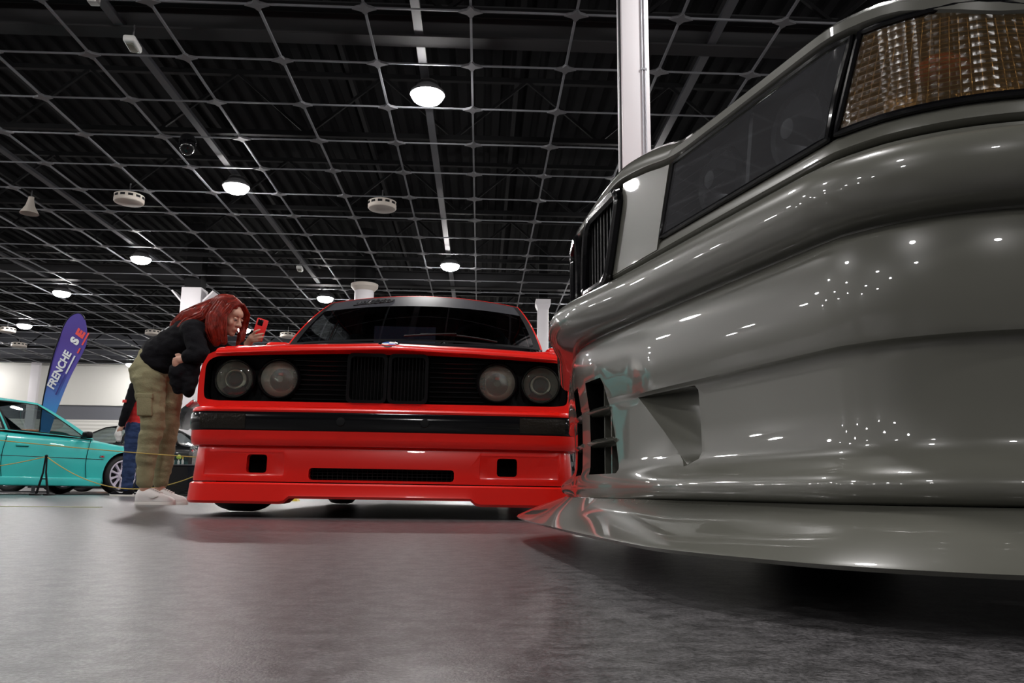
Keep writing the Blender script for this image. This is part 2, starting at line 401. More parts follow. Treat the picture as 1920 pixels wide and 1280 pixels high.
o = MB().box(((HX0 + HX1) / 2, (HY0 + HY1) / 2, -0.05), (HX1 - HX0 + 1, HY1 - HY0 + 1, 0.1)).build('floor', 'floor', sm=0, rot=(0, 0, HA))
tag(o, 'grey speckled hall floor with a dull sheen', kind='structure')

# roof deck of trapezoid sheet, ribs running down the hall
v = []; f = []; x = HX0; k = 0
ZD = 8.5
prof = []
while x < HX1:
    prof += [(x, ZD), (x + .16, ZD), (x + .20, ZD + .07), (x + .32, ZD + .07)]; x += .36
for (x, z) in prof: v += [(x, HY0, z), (x, HY1, z)]
f = [(2 * i, 2 * i + 1, 2 * i + 3, 2 * i + 2) for i in range(len(prof) - 1)]
ceiling = pyd('ceiling', v, f, 'deck', sm=0, rot=(0, 0, HA)); tag(ceiling, 'dark trapezoid sheet roof deck above steel trusses and a suspended grid', kind='structure')
ccl = MB().box(((HX0 + HX1) / 2, (HY0 + HY1) / 2, ZD + .3), (HX1 - HX0, HY1 - HY0, .1)).build('roof_slab', 'deck', ceiling, 0)

# grid bars: each a part
i0, i1 = int((HX0 + .5 - GX) / G), int((HX1 - .5 - GX) / G); j0, j1 = int((-6 - GY) / G), int((HY1 - .3 - GY) / G)
xa, xb, ya, yb = GX + i0 * G, GX + i1 * G, GY + j0 * G, GY + j1 * G
bl = MB().box((0, (ya + yb) / 2, 0), (.045, yb - ya, .035)).v
mlong = MB().box((0, (ya + yb) / 2, 0), (.034, yb - ya, .03)); mtr = MB().box(((xa + xb) / 2, 0, 0), (xb - xa, .024, .024))
first = None
for i in range(i0, i1 + 1):
    if first is None: first = mlong.build('grid_bar', 'gridbar', ceiling, 0); b = first
    else: b = add_obj('grid_bar', first.data, None, ceiling)
    b.location = (GX + i * G, 0, ZG)
first2 = None
for j in range(j0, j1 + 1):
    if first2 is None: first2 = mtr.build('grid_bar', 'gridbar', ceiling, 0); b = first2
    else: b = add_obj('grid_bar', first2.data, None, ceiling)
    b.location = (0, GY + j * G, ZG)
# node plates
dia = [(-.17, 0), (-.05, -.055), (0, -.15), (.05, -.055), (.17, 0), (.05, .055), (0, .15), (-.05, .055)]
npm = MB().prism(dia, lambda a, b, d: Vector((a, b, d)), -.03, .012)
nodes = [(GX + i * G, GY + j * G) for i in range(i0, i1 + 1) for j in range(0, j1 + 1)]
def npx(p):
    w = hw(*p); return (w.length, p) if abs(w.x) < w.y * .72 else (999, p)
nodes = [p for d, p in sorted(npx(p) for p in nodes) if d < 900]
first = None
for p in nodes[:300]:
    if first is None: first = npm.build('node_plate', 'node', ceiling, 0); b = first
    else: b = add_obj('node_plate', first.data, None, ceiling)
    b.location = (p[0], p[1], ZG)
mb = MB()
for p in nodes[300:]: mb.add([Vector((q.x + p[0], q.y + p[1], q.z + ZG)) for q in npm.v], npm.f)
far = mb.build('far_node_plates', 'node', ceiling, 0); far['kind'] = 'stuff'

# steel trusses across the hall
TX0, TX1, ZB, ZT = -31.0, 16.0, 7.05, 8.32
def tube_box(L): return MB().box((L / 2, 0, 0), (L, .055, .055))
br_len = math.hypot(1.455, ZT - ZB); brm = tube_box(br_len).build('brace', 'truss', None, 0); brm_me = brm.data; bpy.data.objects.remove(brm)
ch = MB().box(((TX0 + TX1) / 2, 0, 0), (TX1 - TX0, .10, .10)).build('chord', 'truss', None, 0); ch_me = ch.data; bpy.data.objects.remove(ch)
ang = math.atan2(ZT - ZB, 1.455)
for k in range(9):
    y = GY + .73 + k * 4.365
    t = add_obj('truss', ch_me, None, ceiling, (0, y, ZB))
    add_obj('top_chord', ch_me, None, t, (0, 0, ZT - ZB))
    n = 15 if k < 4 else 16
    xs = -15.2 if k < 4 else -29.0
    for q in range(n):
        for s in (1, -1):
            b = add_obj('brace', brm_me, None, t, (xs + q * 2.91, 0, 0), (0, -ang if s > 0 else PI + ang, 0))
# purlins running down the hall
pm = MB().box((0, 15, 0), (.09, 66, .16)).build('purlin', 'truss', None, 0); pme = pm.data; bpy.data.objects.remove(pm)
for i in range(14): add_obj('purlin', pme, None, ceiling, (-30 + i * 3.4, 0, ZD - .09))
# grey I beams carrying the roof on the column rows
for y in (11.15, 26.1):
    mb = MB(); mb.box((-8, y, 6.72), (46, .30, .03)); mb.box((-8, y, 7.22), (46, .30, .03)); mb.box((-8, y, 6.97), (46, .03, .5)); mb.build('roof_beam', 'beam', ceiling, 0)

# cable trays along the lamp rows
trm = MB(); trm.box((0, 12, 0), (.13, 62, .012)); trm.box((-.06, 12, .03), (.012, 62, .06)); trm.box((.06, 12, .03), (.012, 62, .06))
tr0 = trm.build('cable_tray', 'tray', ceiling, 0, (0, 0, 6.74)); LX = [-0.9775 - 4.365 * i for i in range(-4, 8)]
for q, x in enumerate(LX):
    b = tr0 if q == 0 else add_obj('cable_tray', tr0.data, None, ceiling, (0, 0, 6.74)); b.location.x = x - .05

# high-bay lamps in a staggered pattern, every one a thing
def make_lamp():
    r = empty('high_bay_lamp'); tag(r, 'round white high-bay lamp hanging just under the ceiling grid', 'lamp', 'high-bay lamps over the hall')
    MB().lathe([(0, .245), (.10, .24), (.16, .22), (.20, .12), (.275, .05), (.285, .0), (.265, -.005), (.262, .012)], 28).build('housing', 'lampbody', r)
    d = MB().lathe([(.262, .0), (.252, -.05), (.215, -.095), (.14, -.128), (.06, -.14), (.0, -.142)], 20).build('diffuser', 'lamp', r)
    MB().tube([(0, 0, .22), (0, 0, .34)], .012, 8).build('hanger', 'lampbody', r); return r
l0 = make_lamp(); used = False
for q, x in enumerate(LX):
    i = q - 4; yb0 = 12.33 if i % 2 == 0 else 16.70
    for j in range(-3, 4):
        y = yb0 + 10.185 * j
        if not (HY0 + 2 < y < HY1 - 1): continue
        if y < -12: continue
        l = l0 if not used else copy_tree(l0); used = True
        l.location = hw(x, y, 6.46)

# ceiling speakers, sensors, emergency lights
def speaker_disk(hx, hy, label):
    r = empty('ceiling_speaker', hw(hx, hy, 6.30)); tag(r, label, 'speaker', 'round ceiling speakers')
    MB().lathe([(.30, .0), (.315, .02), (.315, .16), (.25, .19), (0, .2)], 28).build('shell', 'speaker', r)
    MB().lathe([(0, -.012), (.26, -.012), (.30, .0)], 28).build('grille', 'speaker', r)
    for k in range(12):
        a = 2 * PI * k / 12; MB().box((.312 * math.cos(a), .312 * math.sin(a), .105), (.014, .10, .05), Matrix.Rotation(a, 3, 'Z')).build('vent_slot', 'satin_black', r, 0)
    MB().tube([(0, 0, .19), (0, 0, .45)], .015, 8).build('hanger', 'lampbody', r)
lab = 'round beige slotted ceiling speaker hung below the grid'
for (hx, hy) in ((-7.89, 17.41), (-2.31, 17.42), (-8.09, 33.4), (-19.5, 33.4), (-20.4, 40.2), (-13.6, 33.4), (-21.0, 37.0)): speaker_disk(hx, hy, lab)
def emerg(hx, hy, rz, label):
    r = empty('emergency_light', hw(hx, hy, 6.42), HA + rz); tag(r, label, 'light fixture')
    add_obj('body', rbox_mesh((.17, .36, .10), .03, 3), 'white', r); add_obj('lens', rbox_mesh((.10, .24, .03), .01, 2, (0, 0, -.06)), 'glass_ribbed', r)
    MB().tube([(0, 0, .04), (0, 0, .30)], .012, 8).build('bracket', 'lampbody', r)
emerg(-5.15, 10.97, .1, 'white emergency light unit under the cable tray by the grey roof beam')
emerg(-5.36, 23.03, .1, 'small white light unit on the tray farther down the hall')
o = rbox('junction_box', hw(-5.42, 10.3, 6.675), (.13, .13, .12), .015, 'white', rot=(0, 0, HA)); tag(o, 'small pale junction box up beside the grey roof beam', 'box')
r = empty('dome_camera', hw(-5.56, 14.39, 6.36)); tag(r, 'dark round dome camera hanging from the ceiling grid', 'camera')
MB().lathe([(.15, .10), (.15, 0), (.13, -.09), (.07, -.16), (0, -.18)], 24).build('dome', 'gloss_black', r); MB().lathe([(0, .20), (.11, .20), (.155, .10), (.155, .08)], 24).build('housing', 'satin_black', r)
r = empty('horn_speaker', hw(-10.37, 18.03, 6.2)); tag(r, 'pale horn loudspeaker pointing down from the grid', 'speaker')
MB().lathe([(.20, 0), (.19, .02), (.10, .18), (.06, .34), (.06, .40), (0, .41)], 22).build('horn', 'speaker', r); MB().tube([(0, 0, .4), (0, 0, .55)], .015).build('hanger', 'lampbody', r)

# ---- walls
def wall_box(name, x, y, dx, dy, m, lab):
    o = MB().box((x, y, 4.3), (dx, dy, 8.7)).build(name, m, None, 0, rot=(0, 0, HA)); tag(o, lab, kind='structure'); return o
wb = wall_box('wall_back', (HX0 + HX1) / 2, HY1 + .15, HX1 - HX0 + 1, .3, 'wallgrey', 'white panelled back wall with a dark grey band and pale pilasters')
wall_box('wall_left', HX0 - .15, (HY0 + HY1) / 2, .3, HY1 - HY0, 'wallside', 'plain grey side wall')
wall_box('wall_right', HX1 + .15, (HY0 + HY1) / 2, .3, HY1 - HY0, 'wallside', 'plain grey side wall opposite')
wall_box('wall_front', (HX0 + HX1) / 2, HY0 - .15, HX1 - HX0 + 1, .3, 'wallside', 'plain grey end wall behind the viewer')
def ribbed(name, col, sc):
    m = mat(name, col, 0.5); nt = m.node_tree; tc = nt.nodes.new('ShaderNodeTexCoord'); w = nt.nodes.new('ShaderNodeTexWave'); w.bands_direction = 'Z'; w.inputs['Scale'].default_value = sc
    bp = nt.nodes.new('ShaderNodeBump'); bp.inputs['Strength'].default_value = .5; bp.inputs['Distance'].default_value = .03
    nt.links.new(tc.outputs['Object'], w.inputs['Vector']); nt.links.new(w.outputs['Fac'], bp.inputs['Height']); nt.links.new(bp.outputs[0], nt.nodes['Principled BSDF'].inputs['Normal']); return m
M['wallrib'] = ribbed('ribbed_panel', (0.78, 0.77, 0.72), 1.6)
pw = 6.0; px = -24.35 - 6 - .4
meshes = {}
for b in range(8):
    x = -24.6 + .25 + pw * (b - 1) + 3.0 + 0.0
    for nm, z0, z1, m, t in (('wall_panel', .25, 3.68, 'wallrib', .10), ('wall_panel', 4.46, 6.9, 'wall', .10), ('kick_panel', .0, .24, 'wallgrey', .08)):
        key = (nm, z0)
        if key not in meshes: meshes[key] = rbox_mesh((pw - .42, t, z1 - z0), .012, 1)
        add_obj(nm, meshes[key], m, wb, (x, HY1 - t / 2 - .0, (z0 + z1) / 2))
    add_obj('pilaster', meshes.setdefault('pil', rbox_mesh((.46, .32, 6.75), .02, 2)), 'colwhite', wb, (x - 3.0, HY1 - .16, 3.375))
MB().box((-8, HY1 - .2, 6.82), (49, .4, .16)).build('cornice', 'beam', wb, 0)

# ---- columns
def sq_column(x, y, w, h, label, capital=None, arms=False, conduit=False):
    c = empty('hall_column', (x, y, 0), HA); tag(c, label, 'column')
    add_obj('shaft', rbox_mesh((w, w, h), .015, 2, (0, 0, h / 2)), 'colwhite', c)
    if h < 8: MB().box((0, 0, (h + 8.4) / 2), (w * .8, w * .8, 8.4 - h)).build('head_stub', 'truss', c, 0)
    if capital:
        mb = MB(); mb.add(*loft([[Vector((a * s / 2, b * s / 2, z)) for a, b in ((-1, -1), (1, -1), (1, 1), (-1, 1))] for s, z in ((w, h - .34), (capital, h - .16), (capital, h))])); mb.build('capital', 'colwhite', c, 0)
    if arms:
        for s in (-1, 1):
            MB().box((s * (w / 2 + .16), 0, h - .28), (.52, w * .7, .05), Matrix.Rotation(-s * math.radians(48), 3, 'Y')).build('bracket_arm', 'colwhite', c, 0)
    if conduit:
        for dx in (.068, .098): MB().tube([(dx, -w / 2 - .010, .1), (dx, -w / 2 - .010, h)], .008, 10).build('conduit', 'conduit', c)
        for z in (1.2, 2.4, 3.6, 4.6, 5.6, 6.6): MB().box((.083, -w / 2 - .010, z), (.065, .022, .02)).build('conduit_clip', 'conduit', c, 0)
        MB().box((-w / 2 - .008, -.06, h / 2), (.02, .07, h)).build('cable_channel', 'steel_dark', c, 0)
        for z in (2.75, 2.95, 3.15): MB().tube([(-w / 2 - .02, -.08, z), (-w / 2 - .11, -.09, z + .05), (-w / 2 - .10, -.085, z - .07), (-w / 2 - .02, -.08, z - .11)], .006, 6).build('cable_loop', 'rubber', c)
    return c
sq_column(1.292, 8.2, .30, 8.4, 'tall white square column with two conduits rising beside the grey car', conduit=True)
sq_column(-10.07, 25.0, .62, 6.3, 'white square column with two splayed bracket arms behind the leaning woman', arms=True)
sq_column(1.03, 26.8, .36, 6.5, 'slim white square column with a flared capital right of the red car roof', capital=.50)
c = empty('round_column', (-4.70, 25.0, 0)); tag(c, 'round white column with a ring collar rising behind the red car roof', 'column')
MB().lathe([(.30, 0), (.30, 6.32), (0, 6.32)], 32).build('shaft', 'colwhite', c)
MB().lathe([(.31, 6.30), (.36, 6.36), (.42, 6.42), (.43, 6.52), (.39, 6.52), (.36, 6.44), (.31, 6.40)], 36).build('ring_collar', 'speaker', c)
MB().lathe([(.33, 6.34), (.33, 8.3), (0, 8.3)], 28).build('head_stub', 'truss', c)
# yellow tape on the floor
o = MB().box((0, 0, .0015), (2.6, .05, .002)).build('floor_tape', 'tape', None, 0, (-3.55, 4.42, 0), (0, 0, .12)); tag(o, 'worn pale yellow tape line stuck on the floor before the teal car', 'tape')
o = pyd('floor_wedge', [(-.08, -.05, 0), (.08, -.05, 0), (.08, .05, 0), (-.08, .05, 0), (-.05, -.02, .055), (.05, -.02, .055), (.05, .05, .055), (-.05, .05, .055)], [(0, 1, 2, 3), (4, 5, 6, 7), (0, 1, 5, 4), (1, 2, 6, 5), (2, 3, 7, 6), (3, 0, 4, 7)], 'yellow', None, 0, (-2.1, 7.9, 0)); tag(o, 'small yellow wedge on the floor seen under the red car', 'wedge')

# ================================================================== CAR KIT
# local car frame: x to the right when you face the car's nose, y from nose to tail, z up, origin on the floor under the nose
def sec(w, zb, zs, zt, cr=0.0, tuck=.05):
    h = [(0, zb), (w - tuck, zb), (w - .012, zb + .05), (w, zb + .45 * (zs - zb)), (w - .004, zs - .12), (w - .018, zs - .06), (w - .045, zs - .02), (w - .09, zs), (w * .55, zt + cr * .7), (0, zt + cr)]
    return h + [(-x, z) for x, z in h[-2:0:-1]]
def body_loft(name, st, m, car, arches=(), K=96, front_open=False, sm=32):
    rings = []
    for y, pol, c in st: rings.append([Vector((x, y, z)) for x, z in resample(pol, K, c)])
    v, f = loft(rings, True, True)
    o = pyd(name, v, f, m, None, sm)
    if arches:
        o.data.materials.append(M['void']); cs = []
        for (x, y, z, r, L) in arches:
            c = MB().lathe([(r, -L / 2), (r, L / 2)], 40, 'X', (x, y, z), True).build('cutter', 'void', None, 0); cs.append(c)
        cut(o, cs, sm=sm)
    o.parent = car; return o
def greenhouse(car, g, paint, glass, wins, trim='satin_black', banner=None, ws_glass=None):
    wc, yc, zc = g['cowl']; wr, yf, zf = g['rf']; w2, yr, zr = g['rr']; wb, yb, zb = g['rb']; bow = g.get('bow', .10); cr = g.get('crown', .035)
    V = Vector
    def lat(w, y, z, b, c): return lambda t: V((w * (2 * t - 1), y + b * (2 * t - 1) ** 2, z + c * (1 - (2 * t - 1) ** 2)))
    cowl, rf, rr, rb = lat(wc, yc - bow, zc, bow, .02), lat(wr, yf - bow * .7, zf, bow * .7, cr), lat(w2, yr + .05, zr, -.05, cr), lat(wb, yb + .06, zb, -.06, .01)
    def seg(a, b, bulge=V((0, 0, 0))): return lambda t: a.lerp(b, t) + bulge * (4 * t * (1 - t))
    E = {}
    for s, t in ((-1, 0), (1, 1)):
        E[s] = dict(A=seg(cowl(t), rf(t), V((s * .012, -.01, .01))), R=seg(rf(t), rr(t), V((s * .04, 0, g.get('roofarc', .03)))), C=seg(rb(t), rr(t), V((s * .012, .015, .01))), B=seg(cowl(t), rb(t), V((s * .035, 0, .01))))
    ws = coons(cowl, rf, E[-1]['A'], E[1]['A'])
    def cw(a, b):
        e = min(a, 1 - a)
        if e < .007 or b > .985: return 'pillar'
        if e < .032 or b > .97 or b < .03: return 'trim'
        if banner and b > banner: return 'banner'
        return 'glass'
    ex = (.018, .045); ab = lin(36, [.007, .032, .968, .993]); bb = lin(16, [.03, .97, .985] + ([banner] if banner else []))
    p = patch(ws, ab, bb, cw)
    pillars = MB(); trims = MB(); pillars.add(*p['pillar']); trims.add(*p['trim'])
    wso = pyd('windshield', *p['glass'], ws_glass or glass, car, 60)
    if banner: b = pyd('sun_strip', *p['banner'], 'banner', car, 60)
    rw = coons(rb, rr, E[-1]['C'], E[1]['C'])
    p = patch(rw, lin(30, [.06, .94]), lin(14, [.1, .92]), lambda a, b: 'pillar' if (min(a, 1 - a) < .06 or b > .92 or b < .1) else 'glass')
    pillars.add(*p['pillar']); pyd('rear_window', *p['glass'], glass, car, 60)
    rof = coons(rf, rr, lambda t: E[-1]['R'](t), lambda t: E[1]['R'](t))
    def roofp(a, b): return rof(a, b) + V((0, 0, .02 * 16 * a * (1 - a) * b * (1 - b)))
    p = patch(roofp, lin(24), lin(20), lambda a, b: 'r'); r = pyd('roof', *p['r'], paint, car, 60); 
    for s in (-1, 1):
        sd = coons(E[s]['B'], E[s]['R'], E[s]['A'], E[s]['C'])
        def cs(a, b):
            for k, (a0, a1) in enumerate(wins):
                if a0 < a < a1 and .05 < b < .90: return 'g%d' % k
                if a0 - .014 < a < a1 + .014 and .02 < b < .935: return 'trim'
            return 'pillar'
        ex = [q for a0, a1 in wins for q in (a0, a1, a0 - .014, a1 + .014)]
        p = patch(sd, lin(40, ex), lin(14, [.02, .05, .9, .935]), cs)
        pillars.add(*p['pillar']); trims.add(*p['trim'])
        for k in range(len(wins)): pyd('side_window', *p['g%d' % k], glass, car, 60)
    inner = MB(); inner.add([V((q.x * .975, q.y, q.z - .010)) for q in pillars.v], pillars.f); inner.add([V((q.x * .975, q.y, q.z - .016)) for q in [vv.co for vv in r.data.vertices]], [tuple(pp.vertices) for pp in r.data.polygons]); inner.build('headliner', 'interior', car, 60)
    pillars.build('pillars', paint, car, 60); trims.build('window_trim', trim, car, 60)
    # cabin: shelf at belt height, dashboard, seats
    pts = [E[-1]['B'](t / 8) for t in range(9)] + [E[1]['B'](1 - t / 8) for t in range(9)]
    pyd('cabin_floor', [V((q.x * .97, q.y, q.z - .012)) for q in pts], [tuple(range(len(pts)))], 'interior', car, 0)
    return ws, E
def seat(car, x, y, zb, h=.42):
    s = add_obj('seat', rbox_mesh((.44, .14, h), .05, 3), 'interior', car, (x, y, zb + h / 2 - .03), (math.radians(-15), 0, 0))
    add_obj('headrest', rbox_mesh((.24, .09, .16), .035, 3), 'interior', s, (0, .0, h / 2 + .09))
def wheel(car, x, y, r, w, rr, rimm, nsp=5, spw=.05, zc=None):
    s = 1 if x > 0 else -1
    t = MB().lathe([(rr, -w / 2), (rr + .03, -w / 2 - .006), (r - .035, -w / 2 - .004), (r - .008, -w / 2 + .02), (r, -w / 2 + .05), (r, w / 2 - .05), (r - .008, w / 2 - .02), (r - .035, w / 2 + .004), (rr + .03, w / 2 + .006), (rr, w / 2)], 48, 'X').build('wheel', 'rubber', car, 40, (x, y, zc or r))
    MB().lathe([(rr + .004, w / 2 * s), (rr - .006, (w / 2 + .006) * s), (rr - .022, (w / 2 - .006) * s), (rr - .03, (w / 2 - .04) * s), (rr - .03, -w / 2 * s), (rr + .004, -w / 2 * s)], 48, 'X').build('rim', rimm, t)
    MB().lathe([(.0, (w / 2 - .012) * s), (.055, (w / 2 - .012) * s), (.07, (w / 2 - .03) * s), (.07, (w / 2 - .07) * s), (0, (w / 2 - .07) * s)], 24, 'X').build('hub', rimm, t)
    MB().lathe([(.0, (w / 2 - .006) * s), (.028, (w / 2 - .006) * s), (.032, (w / 2 - .014) * s), (0, (w / 2 - .02) * s)], 20, 'X').build('hub_cap', 'gloss_black', t)
    MB().lathe([(.0, (w / 2 - .10) * s), (rr - .05, (w / 2 - .10) * s), (rr - .05, (w / 2 - .13) * s), (0, (w / 2 - .13) * s)], 32, 'X').build('brake_disc', 'steel_dark', t)
    sp = MB(); L = rr - .02
    sp.add(*loft([[Vector(((w / 2 - .035 + d) * s, a * ww, z)) for a, d in ((-1, -.012), (1, -.012), (.6, .014), (-.6, .014))] for z, ww in ((.04, spw * .6), (L * .55, spw * .32), (L, spw * .55))]))
    s0 = sp.build('spoke', rimm, t)
    for k in range(1, nsp): add_obj('spoke', s0.data, None, t, None, (2 * PI * k / nsp, 0, 0))
    return t
def ring_prism(outer, inner, fn, d0, d1, K=64, c=(0, 0)):
    O = resample(outer, K, c); I = resample(inner, K, c); rings = [[fn(a, b, d0) for a, b in O], [fn(a, b, d1) for a, b in O], [fn(a, b, d1) for a, b in I], [fn(a, b, d0) for a, b in I]]
    v, f = loft(rings + [rings[0]], True, False); return v, f

# ================================================================== RED CAR
red = empty('red_car', (-0.516, 3.26, 0), math.radians(1.9)); red.rotation_euler.y = math.radians(0.22)
tag(red, 'bright red lowered saloon car with four round headlights and black grille, nose towards the viewer', 'car')
HOODZ = [(.045, .680), (.050, .694), (.075, .707), (.12, .719), (.25, .742), (.5, .785), (.9, .845), (1.3, .918)]
def hz(y): return sinterp(HOODZ, y)
def rsec(w, zb, zs, zt): return sec(w, zb, zs, zt, .0)
nose = [(0, .40), (.72, .40), (.775, .43), (.780, .50), (.778, .585), (.766, .628), (.738, .675), (.70, .694), (.5, .694), (0, .694)]
nose = nose + [(-x, z) for x, z in nose[-2:0:-1]]
st = [(.10, nose, (0, .56)), (.13, [(x * 1.006, z) for x, z in nose], (0, .56)),
      (.30, rsec(.795, .22, .735, .715), (0, .5)), (.55, rsec(.805, .16, .775, .755), (0, .48)), (1.0, rsec(.812, .15, .835, .815), (0, .48)),
      (1.36, rsec(.818, .15, .905, .90), (0, .5)), (2.2, rsec(.822, .15, .925, .91), (0, .5)), (3.3, rsec(.82, .15, .93, .915), (0, .5)), (3.9, rsec(.81, .2, .92, .91), (0, .5)), (4.25, rsec(.78, .3, .90, .895), (0, .55))]
AR = [(s * .80, y, .30, .37 if y < 1 else .345, .56) for s in (-1, 1) for y in (.80, 3.36)]
bodyr = body_loft('body_shell', st, 'red', red, AR)
# the opening for grille and lamps is cut into the nose
op = [(-.755, .50), (-.748, .472), (-.70, .466), (.70, .466), (.748, .472), (.755, .50), (.755, .605), (.745, .632), (.715, .650), (.5, .661), (.2, .671), (-.2, .671), (-.5, .661), (-.715, .650), (-.745, .632), (-.755, .605)]
c = MB().prism(round_poly(op, .02, 3), lambda a, b, d: Vector((a, d, b)), .02, .19).build('cutter', 'gloss_black', None, 0)
bodyr.parent = None; bodyr.data.materials.append(M['gloss_black']); cut(bodyr, [c], sm=32); bodyr.parent = red
# hood
def hoodp(a, b):
    x = (2 * a - 1) * .705; y = .045 + (1.30 - .045) * (b ** 1.6)
    return Vector((x, y + .012 * (x / .7) ** 2, hz(y) - .024 * (x / .7) ** 2 + .006 * max(0, 1 - abs(abs(x) - .0) / .22) * max(0, 1 - y / .9)))
p = patch(hoodp, lin(44), lin(40), lambda a, b: 'h'); hood = pyd('hood', *p['h'], 'red', None, 50); solidify(hood, .012); smooth(hood.data, 45); hood.parent = red
# emblem on the hood
def quarter(r, q, h0, h1, n=8):
    pol = [(0, 0)] + [(r * math.cos(PI / 2 * (q + k / n)), r * math.sin(PI / 2 * (q + k / n))) for k in range(n + 1)]
    return MB().prism(pol, lambda a, b, d: Vector((a, b, d)), h0, h1)
em = MB().lathe([(0, 0), (.043, 0), (.043, .005), (.040, .007), (.030, .006), (0, .006)], 36).build('emblem', 'gloss_black', red, 40, (0, .088, .7105), (math.radians(24), 0, 0))
MB().lathe([(.0435, .0), (.0445, .004), (.0435, .0075), (.042, .007)], 36).build('emblem_ring', 'chrome', em)
for q in range(4): quarter(.029, q, .006, .0075).build('emblem_quarter', 'blue' if q % 2 else 'white', em, 0)
# grille: backing, slats, kidneys
FY = .155
MB().prism(round_poly(op, .02, 3), lambda a, b, d: Vector((a * .995, d, .56 + (b - .56) * .99)), FY + .02, FY + .03).build('grille_backing', 'satin_black', red, 0)
sl = rbox_mesh((.235, .02, .009), .003, 1)
for s in (-1, 1):
    g = MB().box((s * .2875, FY + .01, .565), (.24, .006, .19)).build('side_grille', 'satin_black', red, 0)
    for k in range(9): add_obj('slat', sl, 'gloss_black', g, (s * .2875, FY - .006, .482 + k * .0205))
    O = round_poly([(-.0835, -.105), (.0835, -.105), (.0835, .104), (-.0835, .104)], .022, 4); I = round_poly([(-.070, -.092), (.070, -.092), (.070, .090), (-.070, .090)], .018, 4)
    v, f = ring_prism(O, I, lambda a, b, d: Vector((a + s * .0855, d, b + .570)), .088, .15)
    kd = pyd('kidney_grille', v, f, 'gloss_black', red, 40)
    for k in range(9): MB().box((s * .0855 - .060 + k * .015, .125, .570), (.0035, .02, .185)).build('bar', 'gloss_black', kd, 0)
# headlights
def round_lamp(x, z, r, proj):
    h = MB().lathe([(r + .002, .02), (r + .012, .0), (r + .014, -.012), (r + .006, -.022), (r, -.014), (r - .002, .0)], 40, 'Y').build('headlight', 'gloss_black', red, 40, (x, FY - .012, z))
    MB().lathe([(r - .001, -.010), (r * .9, .012), (r * .7, .030), (r * .35, .042), (0, .045)], 40, 'Y').build('reflector', 'reflector', h)
    if proj:
        MB().lathe([(r * .58, .012), (r * .55, -.002), (r * .48, -.008), (r * .42, .0), (r * .40, .02)], 32, 'Y').build('projector_ring', 'reflector', h)
        MB().lathe([(r * .40, .004), (r * .30, -.008), (r * .15, -.013), (0, -.014)], 28, 'Y').build('projector_lens', 'glass_clear', h)
        MB().lathe([(r * .41, .012), (0, .013)], 28, 'Y').build('projector_well', 'satin_black', h)
        MB().prism([(.9 * r * math.cos(a), .9 * r * math.sin(a)) for a in [PI * (1.22 + .056 * k) for k in range(11)]] + [(.52 * r * math.cos(a), .52 * r * math.sin(a)) for a in [PI * (1.78 - .056 * k) for k in range(11)]], lambda a, b, d: Vector((a, d, b)), .004, .02).build('lower_shade', 'satin_black', h, 0)
    else:
        MB().box((0, .016, r * .30), (.016, .012, .010)).build('lamp_mark', 'letter_red', h, 0)
        MB().lathe([(.014, -.004), (.014, .02), (0, .02)], 16, 'Y').build('bulb_cap', 'chrome', h)
    MB().lathe([(r - .001, -.012), (r * .8, -.020), (r * .5, -.0255), (0, -.028)], 40, 'Y').build('lens', 'glass_clear' if proj else 'glass_ribbed', h)
for s in (-1, 1):
    round_lamp(s * .643, .561, .0745, True); round_lamp(s * .458, .565, .0765, False)
# bumper
def rplan(end=.45):
    rt = [(x, .004 + .028 * (x / .72) ** 2) for x in [k * .05 for k in range(0, 15)]] + [(.735, .040), (.762, .055), (.782, .080), (.795, .115), (.802, .17), (.804, .28), (.804, end)]
    return [(-x, y) for x, y in rt[:0:-1]] + rt
RP = rplan()
def band(name, prof, m): return pyd(name, *plan_sweep(RP, lambda i, x: prof), m, red, 40)
band('bumper_top', [(.415, -.012), (.4155, .0015), (.423, .003), (.432, -.002), (.438, -.016), (.440, -.13), (.425, -.13)], 'red')
band('bumper_strip', [(.340, -.03), (.342, .000), (.350, .006), (.378, .009), (.408, .006), (.415, .000), (.416, -.03)], 'gloss_black')
band('bumper_lower', [(.280, -.05), (.281, -.012), (.292, -.002), (.310, .001), (.340, .001), (.341, -.03)], 'red')
for s in (-1, 1):
    sub = [q for q in RP if .54 < s * q[0] < .74]
    pyd('turn_signal', *plan_sweep(sub, lambda i, x: [(.346, -.0), (.347, .0085), (.378, .0115), (.407, .0085), (.408, .0)]), 'smoked', red, 40)
    MB().lathe([(.018, .0), (.016, -.004), (.0, -.005)], 24, 'Y', (s * .168, -.004, .378)).build('strip_plug', 'satin_black', red)
VAL = [(.284, -.035), (.272, -.030), (.20, -.024), (.150, -.020), (.139, -.022), (.139, -.06), (.284, -.08)]
val = pyd('valance', *plan_sweep(RP, lambda i, x: VAL), 'red', None, 40); val.data.materials.append(M['void'])
cs = []
for s in (-1, 1):
    c = add_obj('cutter', rbox_mesh((.325, .02, .097), .009, 2), None, None, (s * .553, .0435, .2085), (0, 0, s * .06)); cs.append(c)
    c = add_obj('cutter', rbox_mesh((.082, .3, .073), .012, 2), 'red', None, (s * .503, .05, .2095)); cs.append(c)
c = add_obj('cutter', rbox_mesh((.58, .3, .047), .012, 2), 'red', None, (0, .05, .172)); cs.append(c)
for c in cs:
    if len(c.data.materials) == 0: c.data.materials.append(M['red'])
cut(val, cs, sm=40); val.parent = red
MB().box((0, .125, .205), (1.36, .02, .15)).build('duct_backing', 'void', red, 0)
gm = MB()
for k in range(29): gm.box((-.28 + k * .02, .06, .172), (.002, .004, .05))
for k in range(4): gm.box((0, .06, .154 + k * .012), (.58, .004, .002))
g = gm.build('slot_mesh', 'satin_black', red, 0)
